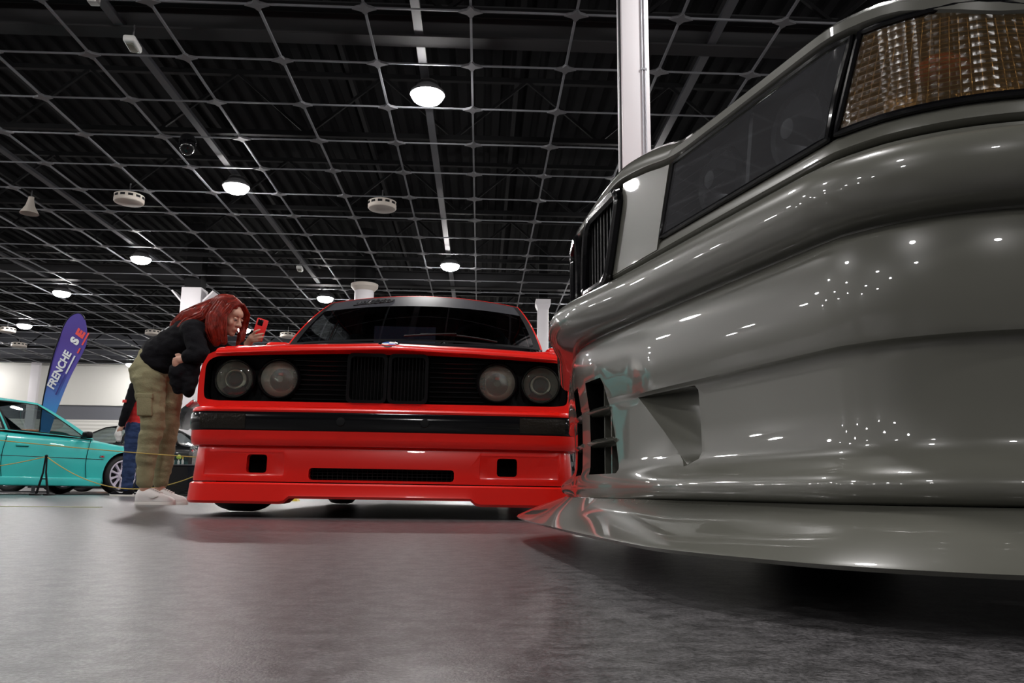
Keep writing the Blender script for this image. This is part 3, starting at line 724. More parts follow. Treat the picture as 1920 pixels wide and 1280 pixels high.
def lipb(x): return interp([(.36, .074), (.385, .052)], abs(x))
LP = RP[:]; 
fine = sorted(set([round(-.42 + k * .02, 3) for k in range(43)]))
rt = [q for q in RP if q[0] < -.43] + [(x, .004 + .028 * (x / .72) ** 2) for x in fine] + [q for q in RP if q[0] > .43]
pyd('front_lip', *plan_sweep(rt, lambda i, x: [(.135, -.05), (.1345, -.016), (.128, -.009), (.09, -.006), (lipb(x) + .010, -.004), (lipb(x), -.012), (lipb(x), -.10), (.10, -.10)]), 'red', red, 40)
# cabin
GR = dict(cowl=(.735, 1.36, .925), rf=(.615, 1.97, 1.318), rr=(.60, 3.05, 1.30), rb=(.70, 3.62, .925), bow=.10, crown=.044, roofarc=.012)
wsr, ER = greenhouse(red, GR, 'red', 'glass', [(.055, .44), (.48, .86)], banner=.715, ws_glass=M['glass_dark'])
def on_ws(a, b, off): 
    p = wsr(a, b); n = (wsr(a + .01, b) - p).cross(wsr(a, b + .01) - p).normalized()
    if n.y > 0: n = -n
    return p + n * off
# black script on the strip, wiper, placard on the dashboard
sc = MB()
for (a0, a1, ph, am) in ((.17, .27, 0, .045), (.225, .315, 2.1, .05), (.28, .345, 4.0, .035)):
    sc.tube([on_ws(a0 + (a1 - a0) * t / 24 + .010 * math.sin(9 * t / 24 * PI + ph), .835 + am * math.sin(7 * t / 24 * PI + ph) + .02 * t / 24, .003) for t in range(25)], .0045, 6)
sc.tube([on_ws(.16 + .19 * t / 10, .785 + .055 * t / 10, .003) for t in range(11)], .004, 6)
sc.build('script_lettering', 'script', red)
w = MB(); w.tube([on_ws(.52 + .30 * t / 12, .085 - .055 * t / 12 + .03 * math.sin(PI * t / 12), .012) for t in range(13)], .006, 6); w.tube([on_ws(.46 + .2 * t / 8, .02 + .065 * t / 8, .024) for t in range(9)], .006, 6); w.build('wiper', 'satin_black', red)
add_obj('placard', rbox_mesh((.37, .004, .12), .0015, 1), 'placard', red, (-.085, 1.56, 1.03), (math.radians(-8), 0, 0))
add_obj('dashboard', rbox_mesh((1.34, .34, .09), .03, 3), 'interior', red, (0, 1.60, .925))
MB().tube([(.36 + .18 * math.cos(a), 1.83 + .06 * math.sin(a), 1.02 + .16 * math.sin(a)) for a in [2 * PI * k / 28 for k in range(28)]], .014, 8, closed=True).build('steering_wheel', 'interior', red)
for s in (-1, 1): seat(red, s * .36, 2.35, .80)
add_obj('rear_seat', rbox_mesh((1.2, .16, .40), .05, 3), 'interior', red, (0, 3.12, .98), (math.radians(-18), 0, 0))
add_obj('rear_mirror', rbox_mesh((.22, .03, .06), .02, 3), 'interior', red, (0, 1.83, 1.25))
# mirrors, door lines, handles, tail
for s in (-1, 1):
    mm = add_obj('door_mirror', rbox_mesh((.155, .10, .10), .035, 3), 'red', red, (s * .845, 1.60, .930))
    add_obj('mirror_glass', rbox_mesh((.12, .01, .07), .004, 1), 'chrome', mm, (0, .05, 0)); add_obj('mirror_foot', rbox_mesh((.08, .05, .04), .012, 2), 'satin_black', mm, (-s * .085, .02, -.03))
    add_obj('door_handle', rbox_mesh((.015, .16, .03), .006, 2), 'satin_black', red, (s * .823, 2.55, .82))
    add_obj('side_moulding', rbox_mesh((.012, 2.0, .05), .005, 1), 'satin_black', red, (s * .824, 2.1, .50))
    add_obj('tail_light', rbox_mesh((.34, .05, .16), .015, 2), 'redlens', red, (s * .56, 4.26, .72))
    add_obj('sill', rbox_mesh((.06, 2.0, .14), .02, 2), 'red', red, (s * .795, 2.08, .16))
add_obj('shading_undertray', rbox_mesh((1.08, 3.9, .03), .008, 1), 'void', red, (0, 2.2, .125))  # unseen floor pan, added to keep light from leaking under the car
add_obj('rear_bumper', rbox_mesh((1.62, .16, .22), .04, 3), 'red', red, (0, 4.30, .42))
for s in (-1, 1):
    for y in (.83, 3.36):
        t = wheel(red, s * (.765 if y < 1 else .715), y, .295, .20, .20, 'darkalloy', 10, .04)
        if y < 1: t.rotation_euler.z = math.radians(-15)

# ================================================================== GREY CAR
grey = empty('grey_car', (0.115, 1.46, 0), math.atan2(-.99217892, .12482385))
tag(grey, 'glossy grey lowered coupe with a wide splitter lip and smoked headlights, close beside the viewer', 'car')
GT = .2035
half = [(u, GT * math.sqrt(u * u + .01)) for u in [k * .02 for k in range(0, 34)]] + [(.682, .1415), (.705, .1545), (.725, .168), (.742, .184), (.757, .202), (.770, .221), (.782, .243), (.792, .268), (.801, .298), (.808, .333), (.814, .375), (.818, .42), (.820, .46)]
GP = [(-x, y) for x, y in half[:0:-1]] + half
cum = [0.0]
for (a, b), (c, d) in zip(half, half[1:]): cum.append(cum[-1] + math.hypot(c - a, d - b))
def hs(s):
    """point and outward normal at arc length s (sign = side) along the nose"""
    sg = 1 if s >= 0 else -1; q = min(abs(s), cum[-1] - 1e-6); i = 0
    while cum[i + 1] < q: i += 1
    def nrm(j):
        if j == 0: return Vector((0, -1))
        a = half[max(j - 1, 0)]; b = half[min(j + 1, len(half) - 1)]; t = Vector((b[0] - a[0], b[1] - a[1])).normalized(); return Vector((t.y, -t.x))
    t = (q - cum[i]) / (cum[i + 1] - cum[i]); p = Vector(half[i]).lerp(Vector(half[i + 1]), t); n = nrm(i).lerp(nrm(i + 1), t).normalized()
    return Vector((p.x * sg, p.y)), Vector((n.x * sg, n.y))
def s_of(u):
    return math.copysign(interp([(h[0], c) for h, c in zip(half, cum)], abs(u)), u)
def nose_pt(s, z, off):
    p, n = hs(s); q = p + n * off; return Vector((q.x, q.y, z))
def nu(u, z, off): return nose_pt(s_of(u), z, off)
def smst(a, b, x): t = min(1, max(0, (x - a) / (b - a))); return t * t * (3 - 2 * t)
# bumper shell
def gprof(i, x):
    a = abs(x); lg = smst(.20, .30, a); fl = .25 + .75 * smst(.12, .42, a); cb = .022 * (1 - smst(.0, .30, a))
    return [(.104, .014 * fl + .002), (.107, .024 * fl), (.113, .031 * fl), (.120, .034 * fl), (.127, .0325 * fl), (.134, .027 * fl), (.141, .018 * fl), (.148, .009 * fl), (.156, .003 * fl), (.166, .0005), (.20, 0), (.240, .001), (.2535, .002), (.2570, .002 + .003 * lg), (.2590, .003 + .010 * lg), (.266, .004 + .012 * lg), (.32, .016 - .004 * (1 - lg)),
            (.362, .013), (.369, .009), (.3735, .004), (.3760, .004)] + [(.4125 - .0345 * math.cos(PI * q / 16), .006 + (.036 + cb) * math.sin(PI * (q + .6) / 17.6) ** .75) for q in range(17)] + [(.4475, -.008), (.4475, -.042), (.104, -.042)]
gb = pyd('front_bumper', *plan_sweep(GP, gprof), 'grey', None, 45); gb.data.materials.append(M['void'])
cs = []
for s in (-1, 1):
    P = lambda u, z, o: nu(s * u, z, o)
    cs.append(hull('cutter', [P(.232, .2565, .03), P(.395, .2565, .03), P(.408, .245, .03), P(.411, .165, .03), P(.402, .150, .03), P(.376, .146, .03),
                              P(.399, .252, -.036), P(.402, .168, -.036), P(.236, .2555, .001), P(.372, .149, .0005)], 'grey'))
    pts = []
    for z, ue in ((.143, .156), (.150, .163), (.225, .138), (.290, .118), (.303, .108)):
        for o in (.08, -.10):
            pts += [P(ue, z, o), P(.032, z, o)]
    cs.append(hull('cutter', pts, 'void'))
cut(gb, cs, sm=45); gb.parent = grey
for s in (-1, 1):
    def ue(z): return interp([(.15, .166), (.225, .142), (.29, .122), (.303, .112)], z)
    for z in (.196, .250):
        rings = [[nose_pt(s * (s_of(.026) + (s_of(ue(z)) - s_of(.026)) * t / 8), z + dz, o) for dz, o in ((-.006, -.05), (-.007, -.004), (.0, .006), (.007, -.004), (.006, -.05))] for t in range(9)]
        pyd('intake_slat', *loft(rings), 'grey', grey, 40)
    for u in (.062, .094, .126):
        pyd('intake_bar', *loft([[nu(s * u + dx, z, o) for dx, o in ((-.002, -.045), (.002, -.045), (.002, -.016), (-.002, -.016))] for z in (.142, .30 if u < .1 else .262)]), 'grey', grey, 0)
core = plan_sweep([q for q in GP if abs(q[0]) < .79], lambda i, x: [(.105, -.055), (.42, -.055), (.425, -.11), (.585, -.11), (.585, -.24), (.105, -.24)])
pyd('nose_core', *core, 'void', grey, 0)
# splitter lip
lipo = [(0, -.048), (.1, -.048), (.2, -.047), (.3, -.045), (.4, -.041), (.5, -.036), (.57, -.028), (.62, -.012), (.66, .004), (.69, .020), (.74, .044), (.78, .072), (.82, .115), (.853, .165), (.872, .22), (.882, .30), (.886, .40), (.886, .46)]
lo = []
for a, b in zip(lipo, lipo[1:]):
    for k in range(4): lo.append((a[0] + (b[0] - a[0]) * k / 4, a[1] + (b[1] - a[1]) * k / 4))
lo.append(lipo[-1])
lo = [((sum(lo[max(0, min(len(lo) - 1, i + d))][0] for d in (-2, -1, 0, 1, 2)) / 5), sum(lo[max(0, min(len(lo) - 1, i + d))][1] for d in (-2, -1, 0, 1, 2)) / 5) if 2 < i < len(lo) - 3 else q for i, q in enumerate(lo)]
cl = [0.0]
for (a, b), (c, d) in zip(lo, lo[1:]): cl.append(cl[-1] + math.hypot(c - a, d - b))
rings = []
for sg in (-1, 1):
    rr = []
    for q, (x, y) in enumerate(lo):
        s = cum[-1] * cl[q] / cl[-1]; A = nose_pt(s, .1035, .022); B = nose_pt(s, .098, -.05); Cc = nose_pt(s, .05, -.12)
        o = Vector((x, y, .0)); ini = Vector((A.x, A.y, 0)); d = (ini - o).normalized()
        rr.append([B, A, Vector((A.x * .4 + x * .6, A.y * .4 + y * .6, .0775)), Vector((x, y, .0585)) + d * .004, Vector((x, y, .0545)), Vector((x, y, .0505)) + d * .004, Cc])
    if sg < 0: rr = [[Vector((-p.x, p.y, p.z)) for p in r] for r in rr[:0:-1]]
    rings += rr
pyd('splitter_lip', *loft(rings), 'grey', grey, 40)
# trim strips between bumper and lamps
def nsweep(name, prof, m, s0, s1, n=60, sm=40, parent=grey):
    rings = [[nose_pt(s0 + (s1 - s0) * k / n, z, o) for z, o in prof] for k in range(n + 1)]
    return pyd(name, *loft(rings), m, parent, sm)
SE = cum[-1]
nsweep('lower_trim', [(.4475, -.02), (.4485, -.004), (.453, .003), (.459, .001), (.4615, -.008), (.4615, -.03), (.4475, -.03)], 'grey', -SE, SE, 120)
nsweep('lamp_sill', [(.4635, -.02), (.4640, -.003), (.468, .002), (.478, .0), (.4845, -.004), (.4860, -.012), (.486, -.04), (.4635, -.04)], 'grey', -SE, SE, 120)
ZG_ = [(0, .598), (.05, .603), (.10, .611), (.18, .620), (.27, .609), (.36, .592), (.45, .590), (.70, .592), (.76, .590), (.80, .580), (.86, .566), (1.2, .56)]
def zgap(s): return sinterp(ZG_, abs(s))
# hood
rings = []
for k in range(-60, 61):
    s = SE * k / 60 * .985; zg = zgap(s); p, n = hs(s); dome = .014 * (1 - smst(.22, .48, abs(s)))
    rg = [nose_pt(s, zg - .004, -.030), nose_pt(s, zg, -.004), nose_pt(s, zg + .006, .003), nose_pt(s, zg + .016, .003), nose_pt(s, zg + .026 + dome * .5, -.008), nose_pt(s, zg + .036 + dome, -.032), nose_pt(s, zg + .046 + dome, -.070)]
    x0, y0, z0 = rg[-1]; xc = p.x * .93; zc = .865 + .02 * (1 - (p.x / .8) ** 2) - .05 * smst(.66, .82, abs(p.x))
    for t in (.08, .2, .35, .5, .7, .85, 1.0):
        yy = y0 + (1.26 - y0) * t; rg.append(Vector((x0 + (xc - x0) * t ** .5, yy, z0 + (zc - z0) * (t ** .85) + dome * .6 * math.sin(PI * t))))
    rings.append(rg)
v, f = loft(rings, False, False); ho = pyd('hood', v, f, 'grey', grey, 40)
# headlight, indicator, cheek panel, kidney on each side
def lampbox(name, Pf, m, depth, frame_m='gloss_black', n=(28, 8), glass_off=0.0, parent=grey, back='satin_black'):
    """Pf(a,b,off): a glazed lamp with gasket and housing"""
    hb = MB(); A, B = n
    g = patch(lambda a, b: Pf(a, b, glass_off), lin(A), lin(B), lambda a, b: 'g')['g']
    per = [(a / A, 0) for a in range(A)] + [(1, b / B) for b in range(B)] + [(1 - a / A, 1) for a in range(A)] + [(0, 1 - b / B) for b in range(B)]
    fr = MB().tube([Pf(a, b, glass_off - .001) for a, b in per], .0042, 8, closed=True).build(name, frame_m, parent)
    v = [Pf(a, b, glass_off) for a, b in per] + [Pf(.04 + .92 * a, .06 + .88 * b, -depth) for a, b in per]; K = len(per)
    hb.add(v, [(i, (i + 1) % K, K + (i + 1) % K, K + i) for i in range(K)] + [tuple(range(K, 2 * K))]); hb.build('housing', back, fr, 40)
    pyd('lens', *g, m, fr, 60)
    return fr
for s in (-1, 1):
    def HL(a, b, off): 
        u = (.311 + .042 * b) * (1 - a) + (.668 + .034 * b) * a; return nu(s * u, .4875 + (.588 - .4875) * b, off)
    h = lampbox('headlight', HL, 'glass_smoke', .085, back='silver')
    for uc, r in ((.425, .043), (.590, .043)):
        c0 = nu(s * uc, .537, -.028); p, n = hs(s_of(s * uc)); R = Vector((0, -1, 0)).rotation_difference(Vector((n.x, n.y, 0))).to_matrix()
        q = MB().lathe([(r, 0), (r * .92, .014), (r * .6, .032), (.012, .044), (0, .044)], 32, 'Y'); q.v = [R @ p_ + c0 for p_ in q.v]; q.build('reflector', 'silver', h)
        q = MB().lathe([(r + .006, .004), (r + .004, -.004), (r, 0)], 32, 'Y'); q.v = [R @ p_ + c0 for p_ in q.v]; q.build('lamp_bezel', 'steel_dark', h)
        q = MB().lathe([(.016, .03), (.017, -.006), (.012, -.016), (0, -.020)], 20, 'Y'); q.v = [R @ p_ + c0 for p_ in q.v]; q.build('bulb_shield', 'steel_dark', h)
    pyd('divider', *loft([[nu(s * (.508 + dx + .018 * (z - .49) / .1), z, o) for dx, o in ((-.006, -.07), (.006, -.07), (.004, -.012), (-.004, -.012))] for z in (.489, .586)]), 'steel_dark', h, 30)
    for q in range(6): MB().tube([HL(.03 + .045 * t, .12 + .13 * q, -.0012) for t in range(0, 10)], .0003, 5).build('lens_rib', 'darkalloy', h)
    s0, s1 = s_of(.681), SE * .90
    def IN(a, b, off):
        st = s0 + .034 * b; sa = st + (s1 - .03 * b - st) * a; zt = .588 - .030 * max(0, a - .45) ** 1.5 * 2.2
        return nose_pt(s * sa, .4880 + (zt - .4880) * b, off)
    ind = lampbox('turn_signal', IN, 'glass_prism', .06, back='gold', n=(36, 14))
    for a in (.40,):
        c0 = IN(a, .46, -.030); MB().ell(c0, (.024, .028, .018)).build('bulb', 'bulb', ind)
    # prism bars moulded into the lens
    lm = MB()
    for q in range(1, 26): lm.tube([IN(q / 26, .04 + .92 * t / 10, -.003) for t in range(11)], .0006, 5)
    for q in range(1, 22): lm.tube([IN(.02 + .96 * t / 24, q / 22, -.0035) for t in range(25)], .0006, 5)
    lm.build('lens_prisms', 'gold', ind)
    def PN(a, b, off):
        u = (.150 + .046 * b) * (1 - a) + (.3035 + .0425 * b) * a; sz = s_of(u); return nose_pt(s * sz, .470 + (zgap(sz) - .005 - .470) * b, off)
    rr = []
    pf = patch(lambda a, b: PN(a, b, -.003), lin(12), lin(8), lambda a, b: 'g')['g']; o = pyd('cheek_panel', *pf, 'grey', None, 60); solidify(o, .012, 0); smooth(o.data, 40); o.parent = grey
    ko = [(.022, .474), (.034, .464), (.120, .462), (.140, .472), (.160, .520), (.186, .590), (.178, .606), (.060, .598), (.040, .585), (.026, .530)]
    kd = MB().tube([nu(s * u, z, .004) for u, z in round_poly(ko, .012, 3)], .011, 10, closed=True).build('kidney_grille', 'gloss_black', grey)
    bk = round_poly(ko, .012, 3); pyd('backing', [nu(s * u, z, -.035) for u, z in bk], [tuple(range(len(bk)))], 'void', kd, 0)
    for q in range(9):
        u = .040 + q * .0145; z0 = .468; z1 = interp([(.04, .585), (.06, .598), (.18, .604)], u); z0 = interp([(.04, .466), (.13, .466), (.165, .535)], u)
        pyd('bar', *loft([[nu(s * (u + dx), z, o) for dx, o in ((-.003, -.028), (.003, -.028), (.002, .002), (-.002, .002))] for z in (z0, z1)]), 'satin_black', kd, 0)
# rest of the body
gs = lambda w, zb, zs, zt: sec(w, zb, zs, zt)
st = [(.36, gs(.812, .24, .60, .58), (0, .42)), (.6, gs(.826, .15, .66, .64), (0, .42)), (1.0, gs(.835, .14, .75, .73), (0, .44)), (1.3, gs(.84, .14, .83, .82), (0, .46)), (2.2, gs(.845, .14, .86, .85), (0, .48)), (3.3, gs(.84, .14, .88, .87), (0, .5)), (4.0, gs(.82, .2, .88, .875), (0, .5)), (4.35, gs(.78, .3, .86, .855), (0, .55))]
body_loft('body_shell', st, 'grey', grey, [(s * .80, y, .30, .335, .5) for s in (-1, 1) for y in (.86, 3.52)])
greenhouse(grey, dict(cowl=(.74, 1.32, .87), rf=(.58, 2.05, 1.29), rr=(.56, 3.0, 1.28), rb=(.70, 3.66, .89), bow=.1, crown=.04), 'grey', 'glass_dark', [(.06, .5), (.54, .88)])
for s in (-1, 1):
    for y in (.86, 3.52): wheel(grey, s * .74, y, .295, .21, .215, 'darkalloy', 10, .04)
    mm = add_obj('door_mirror', rbox_mesh((.16, .10, .11), .035, 3), 'grey', grey, (s * .92, 1.66, .90)); add_obj('mirror_foot', rbox_mesh((.10, .05, .04), .012, 2), 'satin_black', mm, (-s * .09, .02, -.03))
    add_obj('sill', rbox_mesh((.06, 1.9, .13), .02, 2), 'grey', grey, (s * .82, 2.18, .15)); add_obj('tail_light', rbox_mesh((.3, .05, .13), .015, 2), 'redlens', grey, (s * .58, 4.36, .72))
for s in (-1, 1): seat(grey, s * .36, 2.4, .78)
add_obj('shading_undertray', rbox_mesh((1.18, 3.9, .03), .008, 1), 'void', grey, (0, 2.22, .085)); add_obj('front_shading_undertray', rbox_mesh((1.36, .34, .02), .006, 1), 'void', grey, (0, .30, .075))  # unseen pans, added to block light and deepen the shadow under the lip
add_obj('rear_bumper', rbox_mesh((1.62, .16, .24), .04, 3), 'grey', grey, (0, 4.38, .40))

# ================================================================== OTHER CARS
def simple_car(name, label, loc, rz, paint, glass, d):
    car = empty(name, loc, rz); tag(car, label, 'car'); w = d['w']; zh, zc, zt = d['hood'], d['cowl'], d['tail']; L = d['L']; zb = d.get('zb', .14)
    st = [(0, sec(w * .80, .24, zh - .06, zh - .08), (0, .42)), (.04, sec(w * .88, .20, zh - .02, zh - .03), (0, .42)), (.14, sec(w * .95, .17, zh, zh), (0, .42)), (.45, sec(w * .985, zb, zh + .05, zh + .05, .015), (0, .44)),
          (.9, sec(w, zb, (zh + zc) / 2 + .03, (zh + zc) / 2 + .03, .02), (0, .46)), (1.28, sec(w, zb, zc, zc - .005, .0), (0, .46)), (2.2, sec(w + .005, zb, zc + .02, zc + .0), (0, .48)), (L - .9, sec(w, zb, zt, zt - .01), (0, .5)), (L - .3, sec(w * .97, .18, zt, zt - .01), (0, .5)), (L - .05, sec(w * .92, .24, zt - .03, zt - .04), (0, .52)), (L, sec(w * .86, .30, zt - .10, zt - .11), (0, .52))]
    wy = d['wy']; r = d['r']
    body_loft('body_shell', st, paint, car, [(s * (w - .04), y, r, r + .045, .5) for s in (-1, 1) for y in wy])
    greenhouse(car, d['g'], paint, glass, d['wins'], ws_glass=M[glass])
    for s in (-1, 1):
        for y in wy: wheel(car, s * (w - .105), y, r, .19, d['rr'], d['rim'], d['nsp'], d.get('spw', .035))
        add_obj('headlight', rbox_mesh((.34, .06, .13), .02, 2), 'glass_ribbed', car, (s * (w - .30), .045, zh - .10)); add_obj('tail_light', rbox_mesh((.30, .05, .15), .015, 2), 'redlens', car, (s * (w - .28), L - .035, zt - .16))
        add_obj('sill', rbox_mesh((.05, wy[1] - wy[0] - 2 * r - .12, .12), .02, 3), paint, car, (s * (w - .012), (wy[0] + wy[1]) / 2, zb + .045))
        mm = add_obj('door_mirror', rbox_mesh((.14, .10, .095), .03, 3), 'satin_black' if d.get('blackmirror') else paint, car, (s * (w + .055), d['g']['cowl'][1] + .18, zc + .055)); add_obj('mirror_foot', rbox_mesh((.10, .05, .04), .012, 2), 'satin_black', mm, (-s * .085, 0, -.03))
        for y in d['doors']:
            z1 = zc + .01; MB().tube([(s * (w + .0035 - .02 * max(0, (z - z1 + .10) / .10) ** 2 * (z > z1 - .1)), y + .05 * math.sin((z - zb) / (z1 - zb) * PI), z) for z in [zb + .10 + (z1 - zb - .115) * k / 12 for k in range(13)]], .0045, 6).build('door_gap', 'void', car)
        MB().tube([(s * (w + .001), y, .50) for y in (wy[0] + r + .06, wy[1] - r - .06)], .005, 6).build('crease_line', d.get('crease', 'void'), car)
        for y in d['handles']: 
            add_obj('door_handle', rbox_mesh((.022, .17, .03), .008, 2), paint, car, (s * (w + .008), y, zc - .13)); MB().box((s * (w + .003), y, zc - .147), (.010, .16, .012)).build('handle_shade_strip', 'void', car, 0)  # black strip stands in for the shadow under the handle
    add_obj('grille', rbox_mesh((.5, .04, .10), .015, 2), 'satin_black', car, (0, .0, zh - .11)); add_obj('lower_intake', rbox_mesh((.9, .04, .10), .015, 2), 'satin_black', car, (0, .01, .30))
    for s in (-1, 1): seat(car, s * .34, d['g']['rf'][1] + .55, zc - .08, .44)
    add_obj('dashboard', rbox_mesh((1.2, .30, .07), .03, 2), 'interior', car, (0, d['g']['cowl'][1] + .28, zc + .015))
    return car
teal = simple_car('teal_car', 'bright turquoise hatchback with white multi-spoke wheels behind the rope barrier', (-6.03, 13.25, 0), math.radians(150), 'teal', 'glass',
    dict(w=.83, L=4.05, hood=.62, cowl=.775, tail=.84, r=.285, rr=.215, wy=(.80, 3.32), rim='alloy', nsp=10, spw=.045, zb=.13, blackmirror=True, doors=(1.36, 2.52), handles=(2.32,),
         g=dict(cowl=(.765, 1.28, .78), rf=(.60, 2.05, 1.235), rr=(.57, 3.35, 1.20), rb=(.73, 3.85, .86), bow=.10, crown=.035), wins=[(.06, .46), (.50, .86)], crease='steel_dark'))
for s in (-1, 1):
    b = add_obj('side_badge', rbox_mesh((.006, .075, .03), .002, 1), 'chrome', teal, (s * .835, 1.17, .54)); add_obj('badge_face', rbox_mesh((.004, .03, .02), .001, 1), 'redlens', b, (s * .003, 0, 0))
black = simple_car('black_car', 'black hatchback with its tailgate raised, standing behind the teal car', (-9.75, 15.5, 0), math.radians(-90), 'blackpaint', 'glass',
    dict(w=.82, L=4.0, hood=.66, cowl=.86, tail=.88, r=.30, rr=.21, wy=(.80, 3.25), rim='darkalloy', nsp=5, doors=(1.36, 2.4), handles=(2.2,), zb=.10,
         g=dict(cowl=(.74, 1.75, .86), rf=(.58, 2.33, 1.19), rr=(.56, 3.30, 1.19), rb=(.72, 3.75, .88), bow=.08, crown=.03), wins=[(.05, .46), (.50, .90)]))
tg = add_obj('tailgate', rbox_mesh((1.2, .72, .05), .02, 2), 'blackpaint', black, (0, 3.62, 1.47), (math.radians(40), 0, 0))
for s in (-1, 1): add_obj('gate_light', rbox_mesh((.34, .16, .06), .015, 2), 'redlens', tg, (s * .44, .27, -.008))
orange = simple_car('orange_car', 'orange car seen through the side windows of the teal car', (-8.65, 19.0, 0), math.radians(90), 'orange', 'glass_dark',
    dict(w=.84, L=4.2, hood=.68, cowl=.90, tail=.92, r=.31, rr=.21, wy=(.82, 3.4), rim='darkalloy', nsp=5, doors=(1.36, 2.5), handles=(2.3,),
         g=dict(cowl=(.76, 1.3, .90), rf=(.60, 1.95, 1.34), rr=(.58, 3.2, 1.32), rb=(.74, 3.9, .92), bow=.08, crown=.03), wins=[(.06, .46), (.50, .88)]))

# ================================================================== PROPS
# feather flag
FX, FYY = -8.0, 14.2
k = 14.2 / 15.5
out = [(-8.98, .86), (-8.985, 1.04), (-8.97, 1.63), (-8.93, 2.04), (-8.87, 2.56), (-8.79, 2.98), (-8.72, 3.25), (-8.62, 3.40), (-8.48, 3.45), (-8.37, 3.36), (-8.29, 3.15), (-8.25, 2.86), (-8.31, 2.62), (-8.51, 2.10), (-8.70, 1.48), (-8.80, 1.07), (-8.86, .86)]
out = [(x * k - FX, (z - .112) * k + .112) for x, z in out]
ol = []
for i in range(len(out)):                                   # smooth outline
    p0, p1, p2, p3 = (Vector(out[j % len(out)]) for j in (i - 1, i, i + 1, i + 2))
    for t in (0, .25, .5, .75): q = .5 * (2 * p1 + (p2 - p0) * t + (2 * p0 - 5 * p1 + 4 * p2 - p3) * t * t + (3 * p1 - p0 - 3 * p2 + p3) * t ** 3); ol.append((q.x, q.y))
flag = empty('feather_flag', (FX, FYY, 0), 0); tag(flag, 'blue and violet feather flag with white and red lettering behind the teal car', 'flag')
cloth = MB().prism(ol, lambda a, b, d: Vector((a, d + .03 * math.sin(b * 2.2), b)), -.004, .004).build('cloth', 'flag', flag, 30)
pl = [Vector((x, .03 * math.sin(z * 2.2), z)) for x, z in ol[:len(ol) // 2 + 4]]
MB().tube([Vector((-.21 + 0, .0, .02)), Vector((-.215, .0, .5))] + pl[4:], .012, 8).build('pole', 'satin_black', flag)
mb = MB()
for a in range(4): mb.box((-.21 + .28 * math.cos(a * PI / 2 + .5), .28 * math.sin(a * PI / 2 + .5), .015), (.56, .05, .02), Matrix.Rotation(a * PI / 2 + .5, 3, 'Z'))
mb.lathe([(.03, .0), (.03, .12), (0, .12)], 12, 'Z', (-.21, 0, 0)); mb.build('ground_cross', 'steel_dark', flag, 0)
P0 = Vector((-8.045 - FX, 1.775)); dr = Vector((.25, .65)).normalized(); pr = Vector((-dr.y, dr.x))
def flat(me, name, m, o, sx, sy):
    for v in me.vertices:
        q = P0 + dr * (o[0] + v.co.x * sx) + pr * (o[1] + v.co.y * sy); v.co = (q.x, .03 * math.sin(q.y * 2.2) - .007 - v.co.z, q.y)
    ob = add_obj(name, me, m, cloth); return ob
tm = text_mesh('FRENCHE', .20, 0.20, .001, .007); wd_ = max(v.co.x for v in tm.vertices); flat(tm, 'lettering', 'letter', (0, .0), .72 / wd_, 1.0)
flat(text_mesh('S', .20, 0.2, .001, .013), 'lettering', 'letter', (.86, -.01), 1.0, 1.05)
flat(text_mesh('E', .20, 0.2, .001, .013), 'lettering', 'letter_red', (1.0, -.04), 1.15, 1.05)
def bar(o, L, h, m):
    q = MB().box((L / 2, 0, 0), (L, h, .002)).build('underline', m, cloth, 0); me = q.data
    for v in me.vertices:
        w = P0 + dr * (o[0] + v.co.x) + pr * (o[1] + v.co.y); v.co = (w.x, .03 * math.sin(w.y * 2.2) - .007 - v.co.z, w.y)
bar((.34, -.075), .34, .028, 'letter'); bar((-.06, -.075), .38, .022, 'letter_navy'); bar((.74, -.095), .10, .03, 'letter_red'); bar((.90, -.10), .24, .03, 'letter_red')

# rope barrier: black posts and yellow ropes
def post(x, y, label, h=.47, rz=0.0):
    p = empty('rope_post', (x, y, 0), rz); tag(p, label, 'rope post', 'rope barrier posts')
    m = MB()
    for sx in (-1, 1): m.tube([(sx * .075, 0, .012), (sx * .045, 0, .14), (sx * .018, 0, .28), (sx * .008, 0, h)], [.016, .014, .011, .010], 8)
    m.build('mast', 'satin_black', p)
    m = MB().box((0, 0, .105), (.12, .03, .02)); m.box((0, 0, .20), (.075, .022, .014)); m.build('cross_bar', 'satin_black', p, 0)
    for sx in (-1, 1): rbox('foot', (sx * .085, 0, .010), (.07, .16, .02), .006, 'satin_black', p)
    MB().ell((0, 0, h + .01), (.02, .02, .018)).build('finial', 'satin_black', p); return p
post(-5.78, 10.2, 'slim black rope post standing before the teal car door')
post(-3.45, 10.0, 'slim black rope post standing behind the red car')
post(-1.68, 5.28, 'slim black rope post close beside the red car flank')
post(-7.9, 9.0, 'slim black rope post beyond the teal car tail')
post(-4.05, 5.2, 'slim black rope post in front of the teal car tail', .47)
def rope(a, b, sag, label, n=32, r=.006):
    a = Vector(a); b = Vector(b)
    o = MB().tube([a.lerp(b, t / n) - Vector((0, 0, sag * 4 * (t / n) * (1 - t / n))) for t in range(n + 1)], r, 6).build('barrier_rope', 'rope'); tag(o, label, 'rope', 'yellow barrier ropes')
rope((-5.78, 10.2, .475), (-3.45, 10.0, .475), .385, 'thin yellow rope sagging from the post by the teal car towards the red car')
rope((-5.78, 10.2, .475), (-7.9, 9.0, .475), .20, 'thin yellow rope slung along the flank of the teal car towards its tail')
rope((-4.05, 5.2, .475), (-1.68, 5.28, .29), .02, 'thin yellow rope drawn taut across the legs of the woman', r=.0035)
